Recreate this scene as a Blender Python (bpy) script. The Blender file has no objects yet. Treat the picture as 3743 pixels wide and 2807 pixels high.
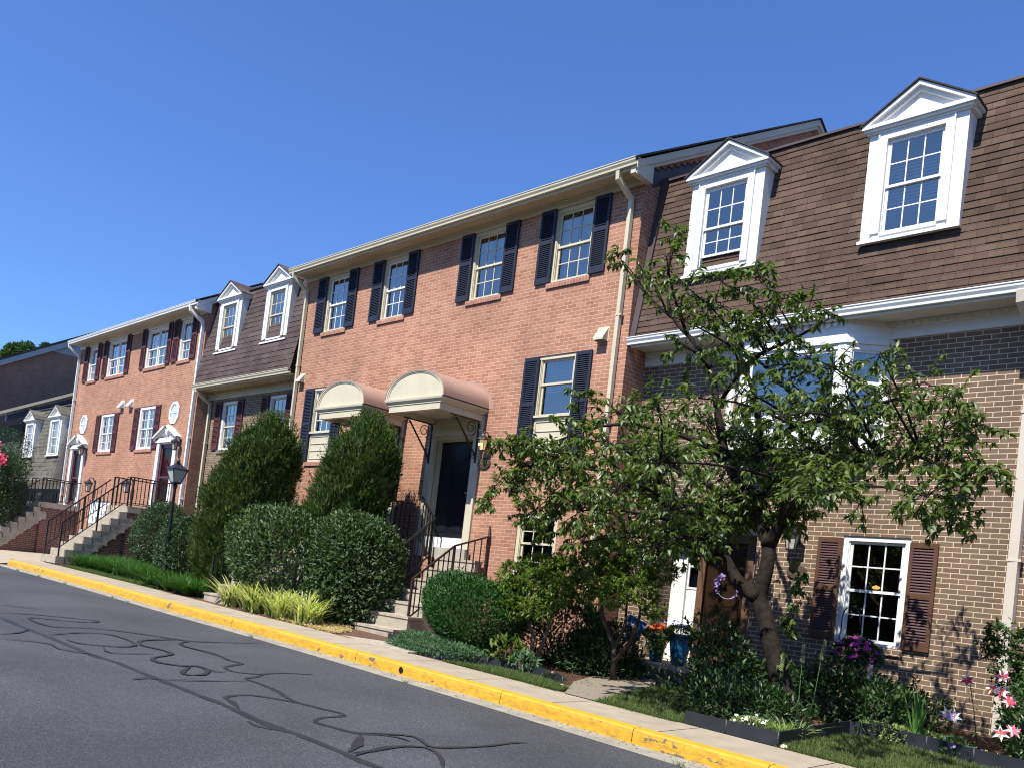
import bpy, math, random
import numpy as np
from mathutils import Vector, Matrix
sc = bpy.context.scene
# ---------------------------------------------------------------- camera
def cam_axes(yaw, pitch, roll):
    cy, sy = math.cos(yaw), math.sin(yaw)
    f = Vector((-sy*math.cos(pitch), cy*math.cos(pitch), math.sin(pitch)))
    r0 = Vector((cy, sy, 0)); u0 = r0.cross(f)
    return r0*math.cos(roll)+u0*math.sin(roll), -r0*math.sin(roll)+u0*math.cos(roll), f
R_, U_, F_ = cam_axes(.816288, .03234, .117832)
cd = bpy.data.cameras.new('camera'); cam = bpy.data.objects.new('camera', cd)
sc.collection.objects.link(cam); sc.camera = cam
m = Matrix.Identity(4)
for i in range(3):
    m[i][0], m[i][1], m[i][2] = R_[i], U_[i], -F_[i]
cam.matrix_world = m
cd.sensor_width = 36; cd.lens = 30.244; cd.shift_x = .06198; cd.shift_y = .16035
cd.clip_start = .05; cd.clip_end = 2000
# ---------------------------------------------------------------- light
SUN = Vector((.05, -1, 1.43)).normalized()
w = bpy.data.worlds.new('World'); sc.world = w; w.use_nodes = True
nt = w.node_tree; bg = nt.nodes['Background']
sky = nt.nodes.new('ShaderNodeTexSky'); sky.sky_type = 'NISHITA'; sky.sun_disc = False
sky.sun_elevation = math.asin(SUN.z); sky.sun_rotation = math.atan2(SUN.x, SUN.y)
sky.air_density = 1.0; sky.dust_density = .25; sky.ozone_density = 3.5; sky.altitude = 100
tn = nt.nodes.new('ShaderNodeVectorMath'); tn.operation = 'MULTIPLY'; tn.inputs[1].default_value = (.74, 1.02, 1.50)
nt.links.new(sky.outputs[0], tn.inputs[0]); nt.links.new(tn.outputs[0], bg.inputs[0])
bg.inputs[1].default_value = .073
sl = bpy.data.lights.new('sun', 'SUN'); sl.energy = 4.7; sl.angle = math.radians(.5); sl.color = (1, .95, .87)
so = bpy.data.objects.new('sun', sl); sc.collection.objects.link(so)
so.rotation_euler = SUN.to_track_quat('Z', 'Y').to_euler()
sc.view_settings.view_transform = 'Standard'; sc.view_settings.look = 'None'
sc.view_settings.exposure = .93; sc.view_settings.gamma = 1
sc.cycles.max_bounces = 6; sc.cycles.diffuse_bounces = 3; sc.cycles.transparent_max_bounces = 12
sc.cycles.use_denoising = True; sc.cycles.filter_width = 1.1
# ---------------------------------------------------------------- materials
MATS = {}
def mat(name, col, rough=.7, spec=.3, noise=.12, nscale=6, bump=0, bscale=40, metal=0, emit=0, sss=None, two=None, detail=4):
    if name in MATS: return MATS[name]
    M = bpy.data.materials.new(name); M.use_nodes = True; t = M.node_tree; N = t.nodes; L = t.links
    b = N['Principled BSDF']; b.inputs['Roughness'].default_value = rough
    b.inputs['Specular IOR Level'].default_value = spec; b.inputs['Metallic'].default_value = metal
    g = N.new('ShaderNodeNewGeometry')
    n = N.new('ShaderNodeTexNoise'); n.inputs['Scale'].default_value = nscale; n.inputs['Detail'].default_value = detail
    L.new(g.outputs['Position'], n.inputs['Vector'])
    r = N.new('ShaderNodeMix'); r.data_type = 'RGBA'
    mr = N.new('ShaderNodeMapRange'); mr.inputs[1].default_value = .3; mr.inputs[2].default_value = .7
    L.new(n.outputs[0], mr.inputs[0]); L.new(mr.outputs[0], r.inputs[0])
    c2 = two if two else tuple(max(0, c*(1+noise)) for c in col)
    c1 = col if two else tuple(c*(1-noise) for c in col)
    r.inputs[6].default_value = (*c1, 1); r.inputs[7].default_value = (*c2, 1)
    L.new(r.outputs[2], b.inputs['Base Color'])
    if bump:
        n2 = N.new('ShaderNodeTexNoise'); n2.inputs['Scale'].default_value = bscale; n2.inputs['Detail'].default_value = 3
        L.new(g.outputs['Position'], n2.inputs['Vector'])
        bp = N.new('ShaderNodeBump'); bp.inputs['Strength'].default_value = bump; bp.inputs['Distance'].default_value = .02
        L.new(n2.outputs[0], bp.inputs['Height']); L.new(bp.outputs[0], b.inputs['Normal'])
    if emit:
        b.inputs['Emission Color'].default_value = (*col, 1); b.inputs['Emission Strength'].default_value = emit
    MATS[name] = M; return M
def math_node(N, op, a=None, b=None):
    x = N.new('ShaderNodeMath'); x.operation = op
    if isinstance(a, (int, float)): x.inputs[0].default_value = a
    if isinstance(b, (int, float)): x.inputs[1].default_value = b
    return x
def wall_coords(N, L):
    """world position unrolled on vertical walls: (x or y, z)"""
    g = N.new('ShaderNodeNewGeometry'); s = N.new('ShaderNodeSeparateXYZ'); L.new(g.outputs['Position'], s.inputs[0])
    sn = N.new('ShaderNodeSeparateXYZ'); L.new(g.outputs['True Normal'], sn.inputs[0])
    ab = math_node(N, 'ABSOLUTE'); L.new(sn.outputs[0], ab.inputs[0])
    gt = math_node(N, 'GREATER_THAN', None, .7); L.new(ab.outputs[0], gt.inputs[0])
    mx = N.new('ShaderNodeMix'); mx.data_type = 'FLOAT'
    L.new(gt.outputs[0], mx.inputs[0]); L.new(s.outputs[0], mx.inputs[2]); L.new(s.outputs[1], mx.inputs[3])
    c = N.new('ShaderNodeCombineXYZ'); L.new(mx.outputs[0], c.inputs[0]); L.new(s.outputs[2], c.inputs[1])
    return c.outputs[0], g
def brick(name, c1, c2, mortar, bw=.2032, rh=.0677, ms=.010, stain=.25, offz=0, soldier=False):
    M = bpy.data.materials.new(name); M.use_nodes = True; t = M.node_tree; N = t.nodes; L = t.links
    b = N['Principled BSDF']; b.inputs['Roughness'].default_value = .9; b.inputs['Specular IOR Level'].default_value = .15
    vec, g = wall_coords(N, L)
    # wobble of the hand-laid joints
    nz = N.new('ShaderNodeTexNoise'); nz.inputs['Scale'].default_value = 7; L.new(g.outputs['Position'], nz.inputs['Vector'])
    sb = N.new('ShaderNodeVectorMath'); sb.operation = 'MULTIPLY_ADD'; sb.inputs[1].default_value = (.008, .006, 0)
    L.new(nz.outputs['Color'], sb.inputs[0]); L.new(vec, sb.inputs[2])
    br = N.new('ShaderNodeTexBrick'); L.new(sb.outputs[0], br.inputs['Vector'])
    br.inputs['Scale'].default_value = 1; br.inputs['Brick Width'].default_value = bw; br.inputs['Row Height'].default_value = rh
    br.inputs['Mortar Size'].default_value = ms*.5; br.inputs['Mortar Smooth'].default_value = .15; br.inputs['Bias'].default_value = -.1
    br.inputs['Color1'].default_value = (*c1, 1); br.inputs['Color2'].default_value = (*c2, 1); br.inputs['Mortar'].default_value = (*mortar, 1)
    if soldier: br.offset = 0
    # large soft weathering + fine grit
    n1 = N.new('ShaderNodeTexNoise'); n1.inputs['Scale'].default_value = .9; n1.inputs['Detail'].default_value = 5; L.new(g.outputs['Position'], n1.inputs['Vector'])
    n2 = N.new('ShaderNodeTexNoise'); n2.inputs['Scale'].default_value = 70; n2.inputs['Detail'].default_value = 2; L.new(g.outputs['Position'], n2.inputs['Vector'])
    ad = math_node(N, 'ADD'); L.new(n1.outputs[0], ad.inputs[0]); L.new(n2.outputs[0], ad.inputs[1])
    st_ = N.new('ShaderNodeVectorMath'); st_.operation = 'MULTIPLY'; st_.inputs[1].default_value = (2.6, 2.6, .28); L.new(g.outputs['Position'], st_.inputs[0])
    n4 = N.new('ShaderNodeTexNoise'); n4.inputs['Scale'].default_value = 1.3; n4.inputs['Detail'].default_value = 7; n4.inputs['Roughness'].default_value = .6; L.new(st_.outputs[0], n4.inputs['Vector'])
    ad0 = math_node(N, 'MULTIPLY_ADD', None, .8); ad0.inputs[1].default_value = .8; L.new(n4.outputs[0], ad0.inputs[0]); L.new(ad.outputs[0], ad0.inputs[2]); sb0 = math_node(N, 'SUBTRACT', None, .4); L.new(ad0.outputs[0], sb0.inputs[0]); ad = sb0
    mr = N.new('ShaderNodeMapRange'); mr.inputs[1].default_value = .7; mr.inputs[2].default_value = 1.3
    mr.inputs[3].default_value = 1-stain; mr.inputs[4].default_value = 1+stain*.7; L.new(ad.outputs[0], mr.inputs[0])
    mu = N.new('ShaderNodeVectorMath'); mu.operation = 'SCALE'; L.new(br.outputs['Color'], mu.inputs[0]); L.new(mr.outputs[0], mu.inputs['Scale'])
    L.new(mu.outputs[0], b.inputs['Base Color'])
    iv = math_node(N, 'SUBTRACT', 1.0); L.new(br.outputs['Fac'], iv.inputs[1])
    ad2 = math_node(N, 'MULTIPLY_ADD', None, .25); L.new(n2.outputs[0], ad2.inputs[0]); L.new(iv.outputs[0], ad2.inputs[2])
    bp = N.new('ShaderNodeBump'); bp.inputs['Strength'].default_value = .7; bp.inputs['Distance'].default_value = .008
    L.new(ad2.outputs[0], bp.inputs['Height']); L.new(bp.outputs[0], b.inputs['Normal'])
    MATS[name] = M; return M
def shingle(name, cols, tab=.17, rowh=.11):
    """asphalt shingles: random tone per tab, the courses themselves are modelled"""
    M = bpy.data.materials.new(name); M.use_nodes = True; t = M.node_tree; N = t.nodes; L = t.links
    b = N['Principled BSDF']; b.inputs['Roughness'].default_value = .95; b.inputs['Specular IOR Level'].default_value = .1
    vec, g = wall_coords(N, L)
    nz = N.new('ShaderNodeTexNoise'); nz.inputs['Scale'].default_value = 1.7; L.new(g.outputs['Position'], nz.inputs['Vector'])
    sb = N.new('ShaderNodeVectorMath'); sb.operation = 'MULTIPLY_ADD'; sb.inputs[1].default_value = (.12, 0, 0)
    L.new(nz.outputs['Color'], sb.inputs[0]); L.new(vec, sb.inputs[2])
    br = N.new('ShaderNodeTexBrick'); L.new(sb.outputs[0], br.inputs['Vector'])
    br.inputs['Scale'].default_value = 1; br.inputs['Brick Width'].default_value = tab; br.inputs['Row Height'].default_value = rowh
    br.inputs['Mortar Size'].default_value = .0022; br.offset = .37; br.offset_frequency = 3; br.squash = 1.4; br.squash_frequency = 2
    br.inputs['Color1'].default_value = (*cols[0], 1); br.inputs['Color2'].default_value = (*cols[1], 1); br.inputs['Mortar'].default_value = (*[c*.35 for c in cols[0]], 1)
    n2 = N.new('ShaderNodeTexNoise'); n2.inputs['Scale'].default_value = 160; n2.inputs['Detail'].default_value = 2; L.new(g.outputs['Position'], n2.inputs['Vector'])
    n1 = N.new('ShaderNodeTexNoise'); n1.inputs['Scale'].default_value = 1.1; n1.inputs['Detail'].default_value = 6; L.new(g.outputs['Position'], n1.inputs['Vector'])
    ad = math_node(N, 'ADD'); L.new(n1.outputs[0], ad.inputs[0]); L.new(n2.outputs[0], ad.inputs[1])
    mr = N.new('ShaderNodeMapRange'); mr.inputs[1].default_value = .65; mr.inputs[2].default_value = 1.35; mr.inputs[3].default_value = .6; mr.inputs[4].default_value = 1.35
    L.new(ad.outputs[0], mr.inputs[0])
    mu = N.new('ShaderNodeVectorMath'); mu.operation = 'SCALE'; L.new(br.outputs['Color'], mu.inputs[0]); L.new(mr.outputs[0], mu.inputs['Scale'])
    L.new(mu.outputs[0], b.inputs['Base Color'])
    bp = N.new('ShaderNodeBump'); bp.inputs['Strength'].default_value = .5; bp.inputs['Distance'].default_value = .006
    L.new(n2.outputs[0], bp.inputs['Height']); L.new(bp.outputs[0], b.inputs['Normal'])
    MATS[name] = M; return M
def glass(name, tint=(.62, .68, .72), refl=2.6, base=.10):
    M = bpy.data.materials.new(name); M.use_nodes = True; t = M.node_tree; N = t.nodes; L = t.links
    N.remove(N['Principled BSDF']); out = N['Material Output']
    tr = N.new('ShaderNodeBsdfTransparent'); tr.inputs[0].default_value = (*tint, 1)
    gl = N.new('ShaderNodeBsdfGlossy'); gl.inputs['Roughness'].default_value = .015; gl.inputs[0].default_value = (1, .93, .80, 1)
    fr = N.new('ShaderNodeFresnel'); fr.inputs[0].default_value = 1.5
    ma = math_node(N, 'MULTIPLY_ADD', None, refl); ma.inputs[2].default_value = base; ma.use_clamp = True; L.new(fr.outputs[0], ma.inputs[0])
    g = N.new('ShaderNodeNewGeometry'); n = N.new('ShaderNodeTexNoise'); n.inputs['Scale'].default_value = 3.0; L.new(g.outputs['Position'], n.inputs['Vector'])
    bp = N.new('ShaderNodeBump'); bp.inputs['Strength'].default_value = .12; bp.inputs['Distance'].default_value = .02; L.new(n.outputs[0], bp.inputs['Height']); L.new(bp.outputs[0], gl.inputs['Normal'])
    mx = N.new('ShaderNodeMixShader'); L.new(ma.outputs[0], mx.inputs[0]); L.new(tr.outputs[0], mx.inputs[1]); L.new(gl.outputs[0], mx.inputs[2])
    L.new(mx.outputs[0], out.inputs[0]); MATS[name] = M; return M
def leafmat(name, c1, c2, rough=.45, trans=.35, spec=.45):
    """leaf: tone varies from leaf to leaf (per-island random), some light comes through"""
    M = bpy.data.materials.new(name); M.use_nodes = True; t = M.node_tree; N = t.nodes; L = t.links
    b = N['Principled BSDF']; b.inputs['Roughness'].default_value = rough; b.inputs['Specular IOR Level'].default_value = spec
    g = N.new('ShaderNodeNewGeometry'); mx = N.new('ShaderNodeMix'); mx.data_type = 'RGBA'
    L.new(g.outputs['Random Per Island'], mx.inputs[0]); mx.inputs[6].default_value = (*c1, 1); mx.inputs[7].default_value = (*c2, 1)
    L.new(mx.outputs[2], b.inputs['Base Color'])
    tl = N.new('ShaderNodeBsdfTranslucent'); tc = N.new('ShaderNodeMix'); tc.data_type = 'RGBA'; tc.blend_type = 'MULTIPLY'; tc.inputs[0].default_value = 1
    L.new(mx.outputs[2], tc.inputs[6]); tc.inputs[7].default_value = (1.5, 1.7, .7, 1); L.new(tc.outputs[2], tl.inputs[0])
    ms = N.new('ShaderNodeMixShader'); ms.inputs[0].default_value = trans
    L.new(b.outputs[0], ms.inputs[1]); L.new(tl.outputs[0], ms.inputs[2]); L.new(ms.outputs[0], N['Material Output'].inputs[0])
    MATS[name] = M; return M
brick('salmon_brick', (.365, .185, .118), (.275, .125, .078), (.54, .40, .30), ms=.0085, stain=.2)
brick('orange_brick', (.36, .185, .118), (.27, .128, .082), (.49, .345, .255), stain=.18)
brick('dark_red_brick', (.18, .085, .062), (.13, .058, .045), (.38, .30, .24), stain=.2)
brick('brown_brick', (.172, .118, .080), (.132, .086, .062), (.54, .45, .315), ms=.011, stain=.2)
brick('tan_brick', (.18, .13, .082), (.135, .09, .06), (.48, .40, .29), ms=.010, stain=.2)
brick('green_brick', (.055, .075, .065), (.04, .055, .05), (.06, .07, .065), stain=.2)
brick('umber_brick', (.30, .17, .12), (.24, .13, .09), (.36, .24, .18), stain=.2)
brick('soldier_brick', (.35, .17, .12), (.27, .12, .085), (.48, .33, .26), bw=.0677, rh=.4, stain=.2, soldier=True)
shingle('brown_shingle', ((.068, .046, .035), (.104, .071, .052)))
shingle('plum_shingle', ((.066, .050, .048), (.092, .071, .067)), tab=.30, rowh=.152)
shingle('grey_shingle', ((.085, .08, .068), (.135, .13, .108)), tab=.24, rowh=.16)
shingle('dark_shingle', ((.045, .04, .04), (.07, .06, .055)), tab=.3, rowh=.15)
glass('window_glass', (.80, .83, .86), 2.9, .16); glass('storm_glass', (.7, .7, .7), .6, .0)
C = dict(cream=mat('cream_paint', (.50, .455, .325), .45, .4, .05, 3), white=mat('white_paint', (.66, .66, .64), .4, .4, .04, 3),
 vinyl=mat('white_vinyl', (.66, .67, .67), .3, .5, .02), soffit=mat('beige_soffit', (.46, .39, .27), .6, .3, .06, 2), wsoffit=mat('white_soffit', (.60, .58, .50), .6, .3, .05, 2),
 navy=mat('navy_shutter', (.014, .018, .034), .55, .35, .15, 12), maroon=mat('maroon_shutter', (.075, .026, .03), .6, .3, .2, 12),
 brownsh=mat('brown_shutter', (.085, .04, .024), .5, .35, .12, 9), louvre=mat('plum_louvre', (.085, .045, .045), .45, .4, .1, 9),
 black=mat('black_door', (.006, .007, .012), .35, .5, .2, 8), iron=mat('black_iron', (.012, .010, .011), .42, .5, .25, 15), rust=mat('rusty_iron', (.035, .014, .012), .55, .4, .3, 15),
 dark=mat('dark_room', (.012, .013, .016), .9, .1, .1), curtain=mat('curtain', (.48, .49, .50), .9, .1, .2, 9), blind=mat('blind', (.72, .74, .76), .6, .2, .03),
 pink=mat('rose_metal', (.34, .215, .165), .5, .35, .07, 2.5), conc=mat('concrete', (.34, .30, .235), .92, .15, .16, 5, .35, 90), concside=mat('grey_concrete', (.34, .32, .27), .92, .15, .18, 4, .35, 90),
 flash=mat('plum_flashing', (.062, .042, .040), .5, .4, .15, 3), brown=mat('brown_door', (.115, .062, .036), .5, .35, .08, 12), brass=mat('brass', (.55, .36, .12), .35, .5, .1, metal=.8),
 mdoor=mat('maroon_door', (.10, .022, .028), .4, .5, .1), bark=mat('bark', (.012, .009, .007), .9, .12, .4, 14, .5, 60, two=(.030, .024, .020)),
 edging=mat('black_edging', (.018, .02, .026), .5, .4, .25, 5), tan=mat('tan_siding', (.30, .27, .23), .8, .2, .08, 3), bluetrim=mat('blue_grey_trim', (.34, .36, .38), .6, .3, .08, 3))
# ---------------------------------------------------------------- mesh helpers
COL = sc.collection
def wloc(o):
    v = Vector((0, 0, 0))
    while o: v += o.location; o = o.parent
    return v
def tag(o, label=None, cat=None, group=None, kind=None):
    if label: o['label'] = label
    if cat: o['category'] = cat
    if group: o['group'] = group
    if kind: o['kind'] = kind
    return o
def thing(name, loc, label, cat, group=None):
    o = bpy.data.objects.new(name, None); COL.objects.link(o); o.location = loc; o.empty_display_size = .2
    return tag(o, label, cat, group)
class MB:
    def __init__(s): s.v = []; s.f = []; s.mi = []; s.cur = 0; s.sm = []; s.smooth = False
    def add(s, vs, fs):
        n = len(s.v); s.v += [tuple(v) for v in vs]
        for f in fs: s.f.append([i+n for i in f]); s.mi.append(s.cur); s.sm.append(s.smooth)
        return s
    def box(s, x0, x1, y0, y1, z0, z1):
        return s.add([(x0,y0,z0),(x1,y0,z0),(x1,y1,z0),(x0,y1,z0),(x0,y0,z1),(x1,y0,z1),(x1,y1,z1),(x0,y1,z1)],
                     [(0,3,2,1),(4,5,6,7),(0,1,5,4),(1,2,6,5),(2,3,7,6),(3,0,4,7)])
    def quad(s, a, b, c, d): return s.add([a, b, c, d], [(0, 1, 2, 3)])
    def extx(s, prof, x0, x1, cap=True):
        """closed (y,z) profile extruded along x"""
        n = len(prof); vs = [(x0, y, z) for y, z in prof]+[(x1, y, z) for y, z in prof]
        fs = [(i, (i+1) % n, n+(i+1) % n, n+i) for i in range(n)]
        if cap: fs += [tuple(range(n-1, -1, -1)), tuple(range(n, 2*n))]
        return s.add(vs, fs)
    def exty(s, prof, y0, y1):
        n = len(prof); vs = [(x, y0, z) for x, z in prof]+[(x, y1, z) for x, z in prof]
        return s.add(vs, [(i, (i+1) % n, n+(i+1) % n, n+i) for i in range(n)]+[tuple(range(n-1, -1, -1)), tuple(range(n, 2*n))])
    def extz(s, prof, z0, z1):
        n = len(prof); vs = [(x, y, z0) for x, y in prof]+[(x, y, z1) for x, y in prof]
        return s.add(vs, [(i, (i+1) % n, n+(i+1) % n, n+i) for i in range(n)]+[tuple(range(n-1, -1, -1)), tuple(range(n, 2*n))])
    def tube(s, pts, r, n=8, cap=True, sq=False):
        pts = [Vector(p[:3]) for p in pts]; rs = r if isinstance(r, (list, tuple)) else [r]*len(pts)
        if sq: n = 4
        vs = []; up = Vector((.013, .021, 1))
        prevN = None
        for i, p in enumerate(pts):
            t = (pts[min(i+1, len(pts)-1)]-pts[max(i-1, 0)]).normalized()
            a = t.cross(up if abs(t.z) < .97 else Vector((0.02, 1, 0)))
            if prevN is not None:
                a2 = prevN - t*prevN.dot(t)
                if a2.length > 1e-4: a = a2
            a.normalize(); prevN = a; b = t.cross(a)
            for k in range(n):
                an = 2*math.pi*(k+.5)/n; q = rs[i]*(1.414 if sq else 1)
                vs.append(p+a*math.cos(an)*q+b*math.sin(an)*q)
        fs = []
        for i in range(len(pts)-1):
            for k in range(n): fs.append((i*n+k, i*n+(k+1) % n, (i+1)*n+(k+1) % n, (i+1)*n+k))
        if cap: fs += [tuple(range(n-1, -1, -1)), tuple((len(pts)-1)*n+k for k in range(n))]
        sm = s.smooth; s.smooth = not sq; s.add(vs, fs); s.smooth = sm; return s
    def lathe(s, c, prof, n=16, sq=False):
        """(r,z) profile revolved about a vertical axis at c"""
        vs = []
        for r, z in prof:
            for k in range(n):
                an = 2*math.pi*(k+.5)/n; vs.append((c[0]+r*math.cos(an), c[1]+r*math.sin(an), c[2]+z))
        fs = [(i*n+k, i*n+(k+1) % n, (i+1)*n+(k+1) % n, (i+1)*n+k) for i in range(len(prof)-1) for k in range(n)]
        fs += [tuple(range(n-1, -1, -1)), tuple((len(prof)-1)*n+k for k in range(n))]
        sm = s.smooth; s.smooth = n > 8; s.add(vs, fs); s.smooth = sm; return s
    def build(s, name, m, parent=None, **kw):
        me = bpy.data.meshes.new(name); o = bpy.data.objects.new(name, me); COL.objects.link(o)
        if parent is not None: o.parent = parent
        off = wloc(parent) if parent is not None else Vector((0, 0, 0))
        me.from_pydata([(v[0]-off.x, v[1]-off.y, v[2]-off.z) for v in s.v], [], s.f)
        for mm in (m if isinstance(m, (list, tuple)) else [m]): me.materials.append(mm)
        me.polygons.foreach_set('material_index', s.mi); me.polygons.foreach_set('use_smooth', s.sm); me.update()
        tag(o, kw.get('label'), kw.get('cat'), kw.get('group'), kw.get('kind')); return o
def wall_holes(mb, x0, x1, z0, z1, Y, holes, depth=.12):
    xs = sorted({x0, x1, *[h[0] for h in holes], *[h[1] for h in holes]}); zs = sorted({z0, z1, *[h[2] for h in holes], *[h[3] for h in holes]})
    for i in range(len(xs)-1):
        for j in range(len(zs)-1):
            cx, cz = (xs[i]+xs[i+1])/2, (zs[j]+zs[j+1])/2
            if any(h[0] < cx < h[1] and h[2] < cz < h[3] for h in holes): continue
            mb.quad((xs[i], Y, zs[j]), (xs[i+1], Y, zs[j]), (xs[i+1], Y, zs[j+1]), (xs[i], Y, zs[j+1]))
    for a, b, c, d in holes:
        e = Y+depth
        mb.quad((a,Y,c),(a,e,c),(a,e,d),(a,Y,d)); mb.quad((b,Y,c),(b,Y,d),(b,e,d),(b,e,c))
        mb.quad((a,Y,d),(a,e,d),(b,e,d),(b,Y,d)); mb.quad((a,Y,c),(b,Y,c),(b,e,c),(a,e,c))
# ---------------------------------------------------------------- house details
def window(H, x0, x1, z0, z1, Y, casing, sash, inside='curtain', cw=.075, grid=(3, 2), meet=None, sill=None, double=False, blindh=None, lampshow=False, label=None, rec=.02):
    Yc = Y+rec; mb = MB()
    mb.box(x0, x0+cw, Yc, Yc+.09, z0, z1); mb.box(x1-cw, x1, Yc, Yc+.09, z0, z1)
    mb.box(x0+cw, x1-cw, Yc, Yc+.09, z1-cw, z1); mb.box(x0+cw, x1-cw, Yc-.015, Yc+.09, z0, z0+cw*.6)
    mb.box(x0+cw, x0+cw+.014, Yc+.02, Yc+.09, z0+cw*.6, z1-cw); mb.box(x1-cw-.014, x1-cw, Yc+.02, Yc+.09, z0+cw*.6, z1-cw)
    W = mb.build('window', casing, H, label=label)
    a, b, c, d = x0+cw+.014, x1-cw-.014, z0+cw*.6, z1-cw
    meet = (c+d)/2 if meet is None else meet
    spans = [(a, b)] if not double else [(a, (a+b)/2-.03), ((a+b)/2+.03, b)]
    if double:
        MB().box((a+b)/2-.03, (a+b)/2+.03, Yc+.02, Yc+.09, c, d).build('mullion', casing, W)
    fw = .038
    s = MB(); gm = MB(); pn = MB()
    for a, b in spans:
        for (p, q, y) in ((meet-.02, d, Yc+.04), (c, meet+.02, Yc+.065)):
            s.box(a, a+fw, y, y+.028, p, q); s.box(b-fw, b, y, y+.028, p, q); s.box(a+fw, b-fw, y, y+.028, q-fw, q); s.box(a+fw, b-fw, y, y+.028, p, p+fw)
            pn.quad((a+fw, y+.014, p+fw), (b-fw, y+.014, p+fw), (b-fw, y+.014, q-fw), (a+fw, y+.014, q-fw))
            nx, nz = grid
            for k in range(1, nx):
                x = a+fw+(b-a-2*fw)*k/nx; gm.box(x-.009, x+.009, y+.006, y+.012, p+fw, q-fw)
            for k in range(1, nz):
                z = p+fw+(q-p-2*fw)*k/nz; gm.box(a+fw, b-fw, y+.0055, y+.0125, z-.009, z+.009)
    a, b = x0+cw+.014, x1-cw-.014
    s.build('sash', sash, W); pn.build('glass_pane', MATS['window_glass'], W); gm.build('muntins', sash, W)
    rm = MB(); e = Yc+.45; rm.quad((a-.1, e, c-.1), (b+.1, e, c-.1), (b+.1, e, d+.1), (a-.1, e, d+.1))
    for xx in (a-.08, b+.08): rm.quad((xx, Yc+.1, c-.1), (xx, e, c-.1), (xx, e, d+.1), (xx, Yc+.1, d+.1))
    rm.quad((a-.1, Yc+.1, d+.05), (b+.1, Yc+.1, d+.05), (b+.1, e, d+.05), (a-.1, e, d+.05)); rm.quad((a-.1, Yc+.1, c-.05), (b+.1, Yc+.1, c-.05), (b+.1, e, c-.05), (a-.1, e, c-.05))
    rm.build('room_interior', C['dark'], W)
    if inside == 'curtain':
        cm = MB(); cm.smooth = True; y = Yc+.17; n = 24
        for (u0, u1) in ((a, a+(b-a)*.42), (b-(b-a)*.42, b)):
            pts = [(u0+(u1-u0)*k/n, y+.02*math.sin(k*1.9+u0*7)) for k in range(n+1)]
            for k in range(n): cm.quad((pts[k][0], pts[k][1], c), (pts[k+1][0], pts[k+1][1], c), (pts[k+1][0], pts[k+1][1], d), (pts[k][0], pts[k][1], d))
        cm.build('curtain', C['curtain'], W)
    elif inside == 'blind':
        bm_ = MB(); y = Yc+.14; z = d; lo = c if blindh is None else blindh
        while z > lo:
            bm_.add([(a, y+.012, z), (b, y+.012, z), (b, y-.012, z-.034), (a, y-.012, z-.034)], [(0, 1, 2, 3)]); z -= .046
        bm_.build('blind', C['blind'], W)
    if lampshow:
        MB().lathe(((a+b)/2-.1, Yc+.4, meet+.09), [(.005, .02), (.05, 0), (.055, -.02), (.03, -.035)], 12).build('ceiling_lamp', mat('warm_lamp', (1, .55, .15), emit=.9), W)
    if sill:
        MB().box(x0-.03, x1+.03, Y-.035, Y+.06, z0-.10, z0-.002).build('brick_sill', sill, W)
    return W
def shutter(H, x0, x1, z0, z1, Y, m, lm=None, mid=.5, arch=False):
    mb = MB(); st = .048; y0, y1 = Y-.045, Y-.012; zm = z0+(z1-z0)*mid
    mb.box(x0, x0+st, y0, y1, z0, z1); mb.box(x1-st, x1, y0, y1, z0, z1)
    for a, b in ((z0, z0+.11), (zm-.035, zm+.035), (z1-.07, z1)): mb.box(x0+st, x1-st, y0, y1, a, b)
    mb.box(x0+st, x1-st, y1-.004, y1, z0+.11, z1-.07)
    S = mb.build('shutter', m, H); lv = MB()
    for a, b in ((z0+.11, zm-.035), (zm+.035, z1-.07)):
        n = max(3, int((b-a)/.036)); h = (b-a)/n
        for k in range(n):
            z = a+k*h; lv.add([(x0+st, y0+.004, z), (x1-st, y0+.004, z), (x1-st, y0+.004, z+.008), (x0+st, y0+.004, z+.008), (x0+st, y1-.005, z+h*.9), (x1-st, y1-.005, z+h*.9)],
                              [(0, 1, 2, 3), (3, 2, 5, 4)])
    lv.build('louvres', lm or m, S); return S
def gutter(H, x0, x1, Y, Zt, m, h=.12, d=.11):
    y = Y; p2 = [(y, Zt+.002), (y-.003, Zt-.006), (y, Zt-.014), (y+.008, Zt-.018), (y+.012, Zt-.05), (y+.034, Zt-.088), (y+.038, Zt-h), (y+d, Zt-h), (y+d, Zt+.002), (y+d-.008, Zt+.002), (y+d-.008, Zt-h+.008), (y+.05, Zt-h+.008), (y+.046, Zt-.085), (y+.024, Zt-.05), (y+.014, Zt-.012), (y+.012, Zt+.002)]
    return MB().extx(p2, x0, x1).build('gutter', m, H)
def downspout(H, pts, m, w=.042):
    mb = MB(); mb.tube(pts, w, sq=True); g = mb.build('downspout', m, H)
    st = MB(); z = pts[-1][2]+.3
    x, y = pts[-1][0], pts[-1][1]
    while z < pts[-2][2]-.3:
        st.box(x-w-.012, x+w+.03, y-w-.006, y+w+.01, z, z+.03); z += 1.85
    st.build('pipe_strap', m, g); return g
def vent(H, x0, x1, z0, z1, Y, m):
    mb = MB(); mb.box(x0-.02, x1+.02, Y-.012, Y, z0-.01, z1+.02)
    mb.add([(x0, Y-.012, z1), (x1, Y-.012, z1), (x1, Y-.15, z0+.04), (x0, Y-.15, z0+.04), (x0, Y-.15, z0), (x1, Y-.15, z0), (x0, Y-.012, z0), (x1, Y-.012, z0)],
           [(0, 3, 2, 1), (3, 4, 5, 2), (0, 6, 4, 3), (1, 2, 5, 7)])
    return mb.build('dryer_vent', m, H)
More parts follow.
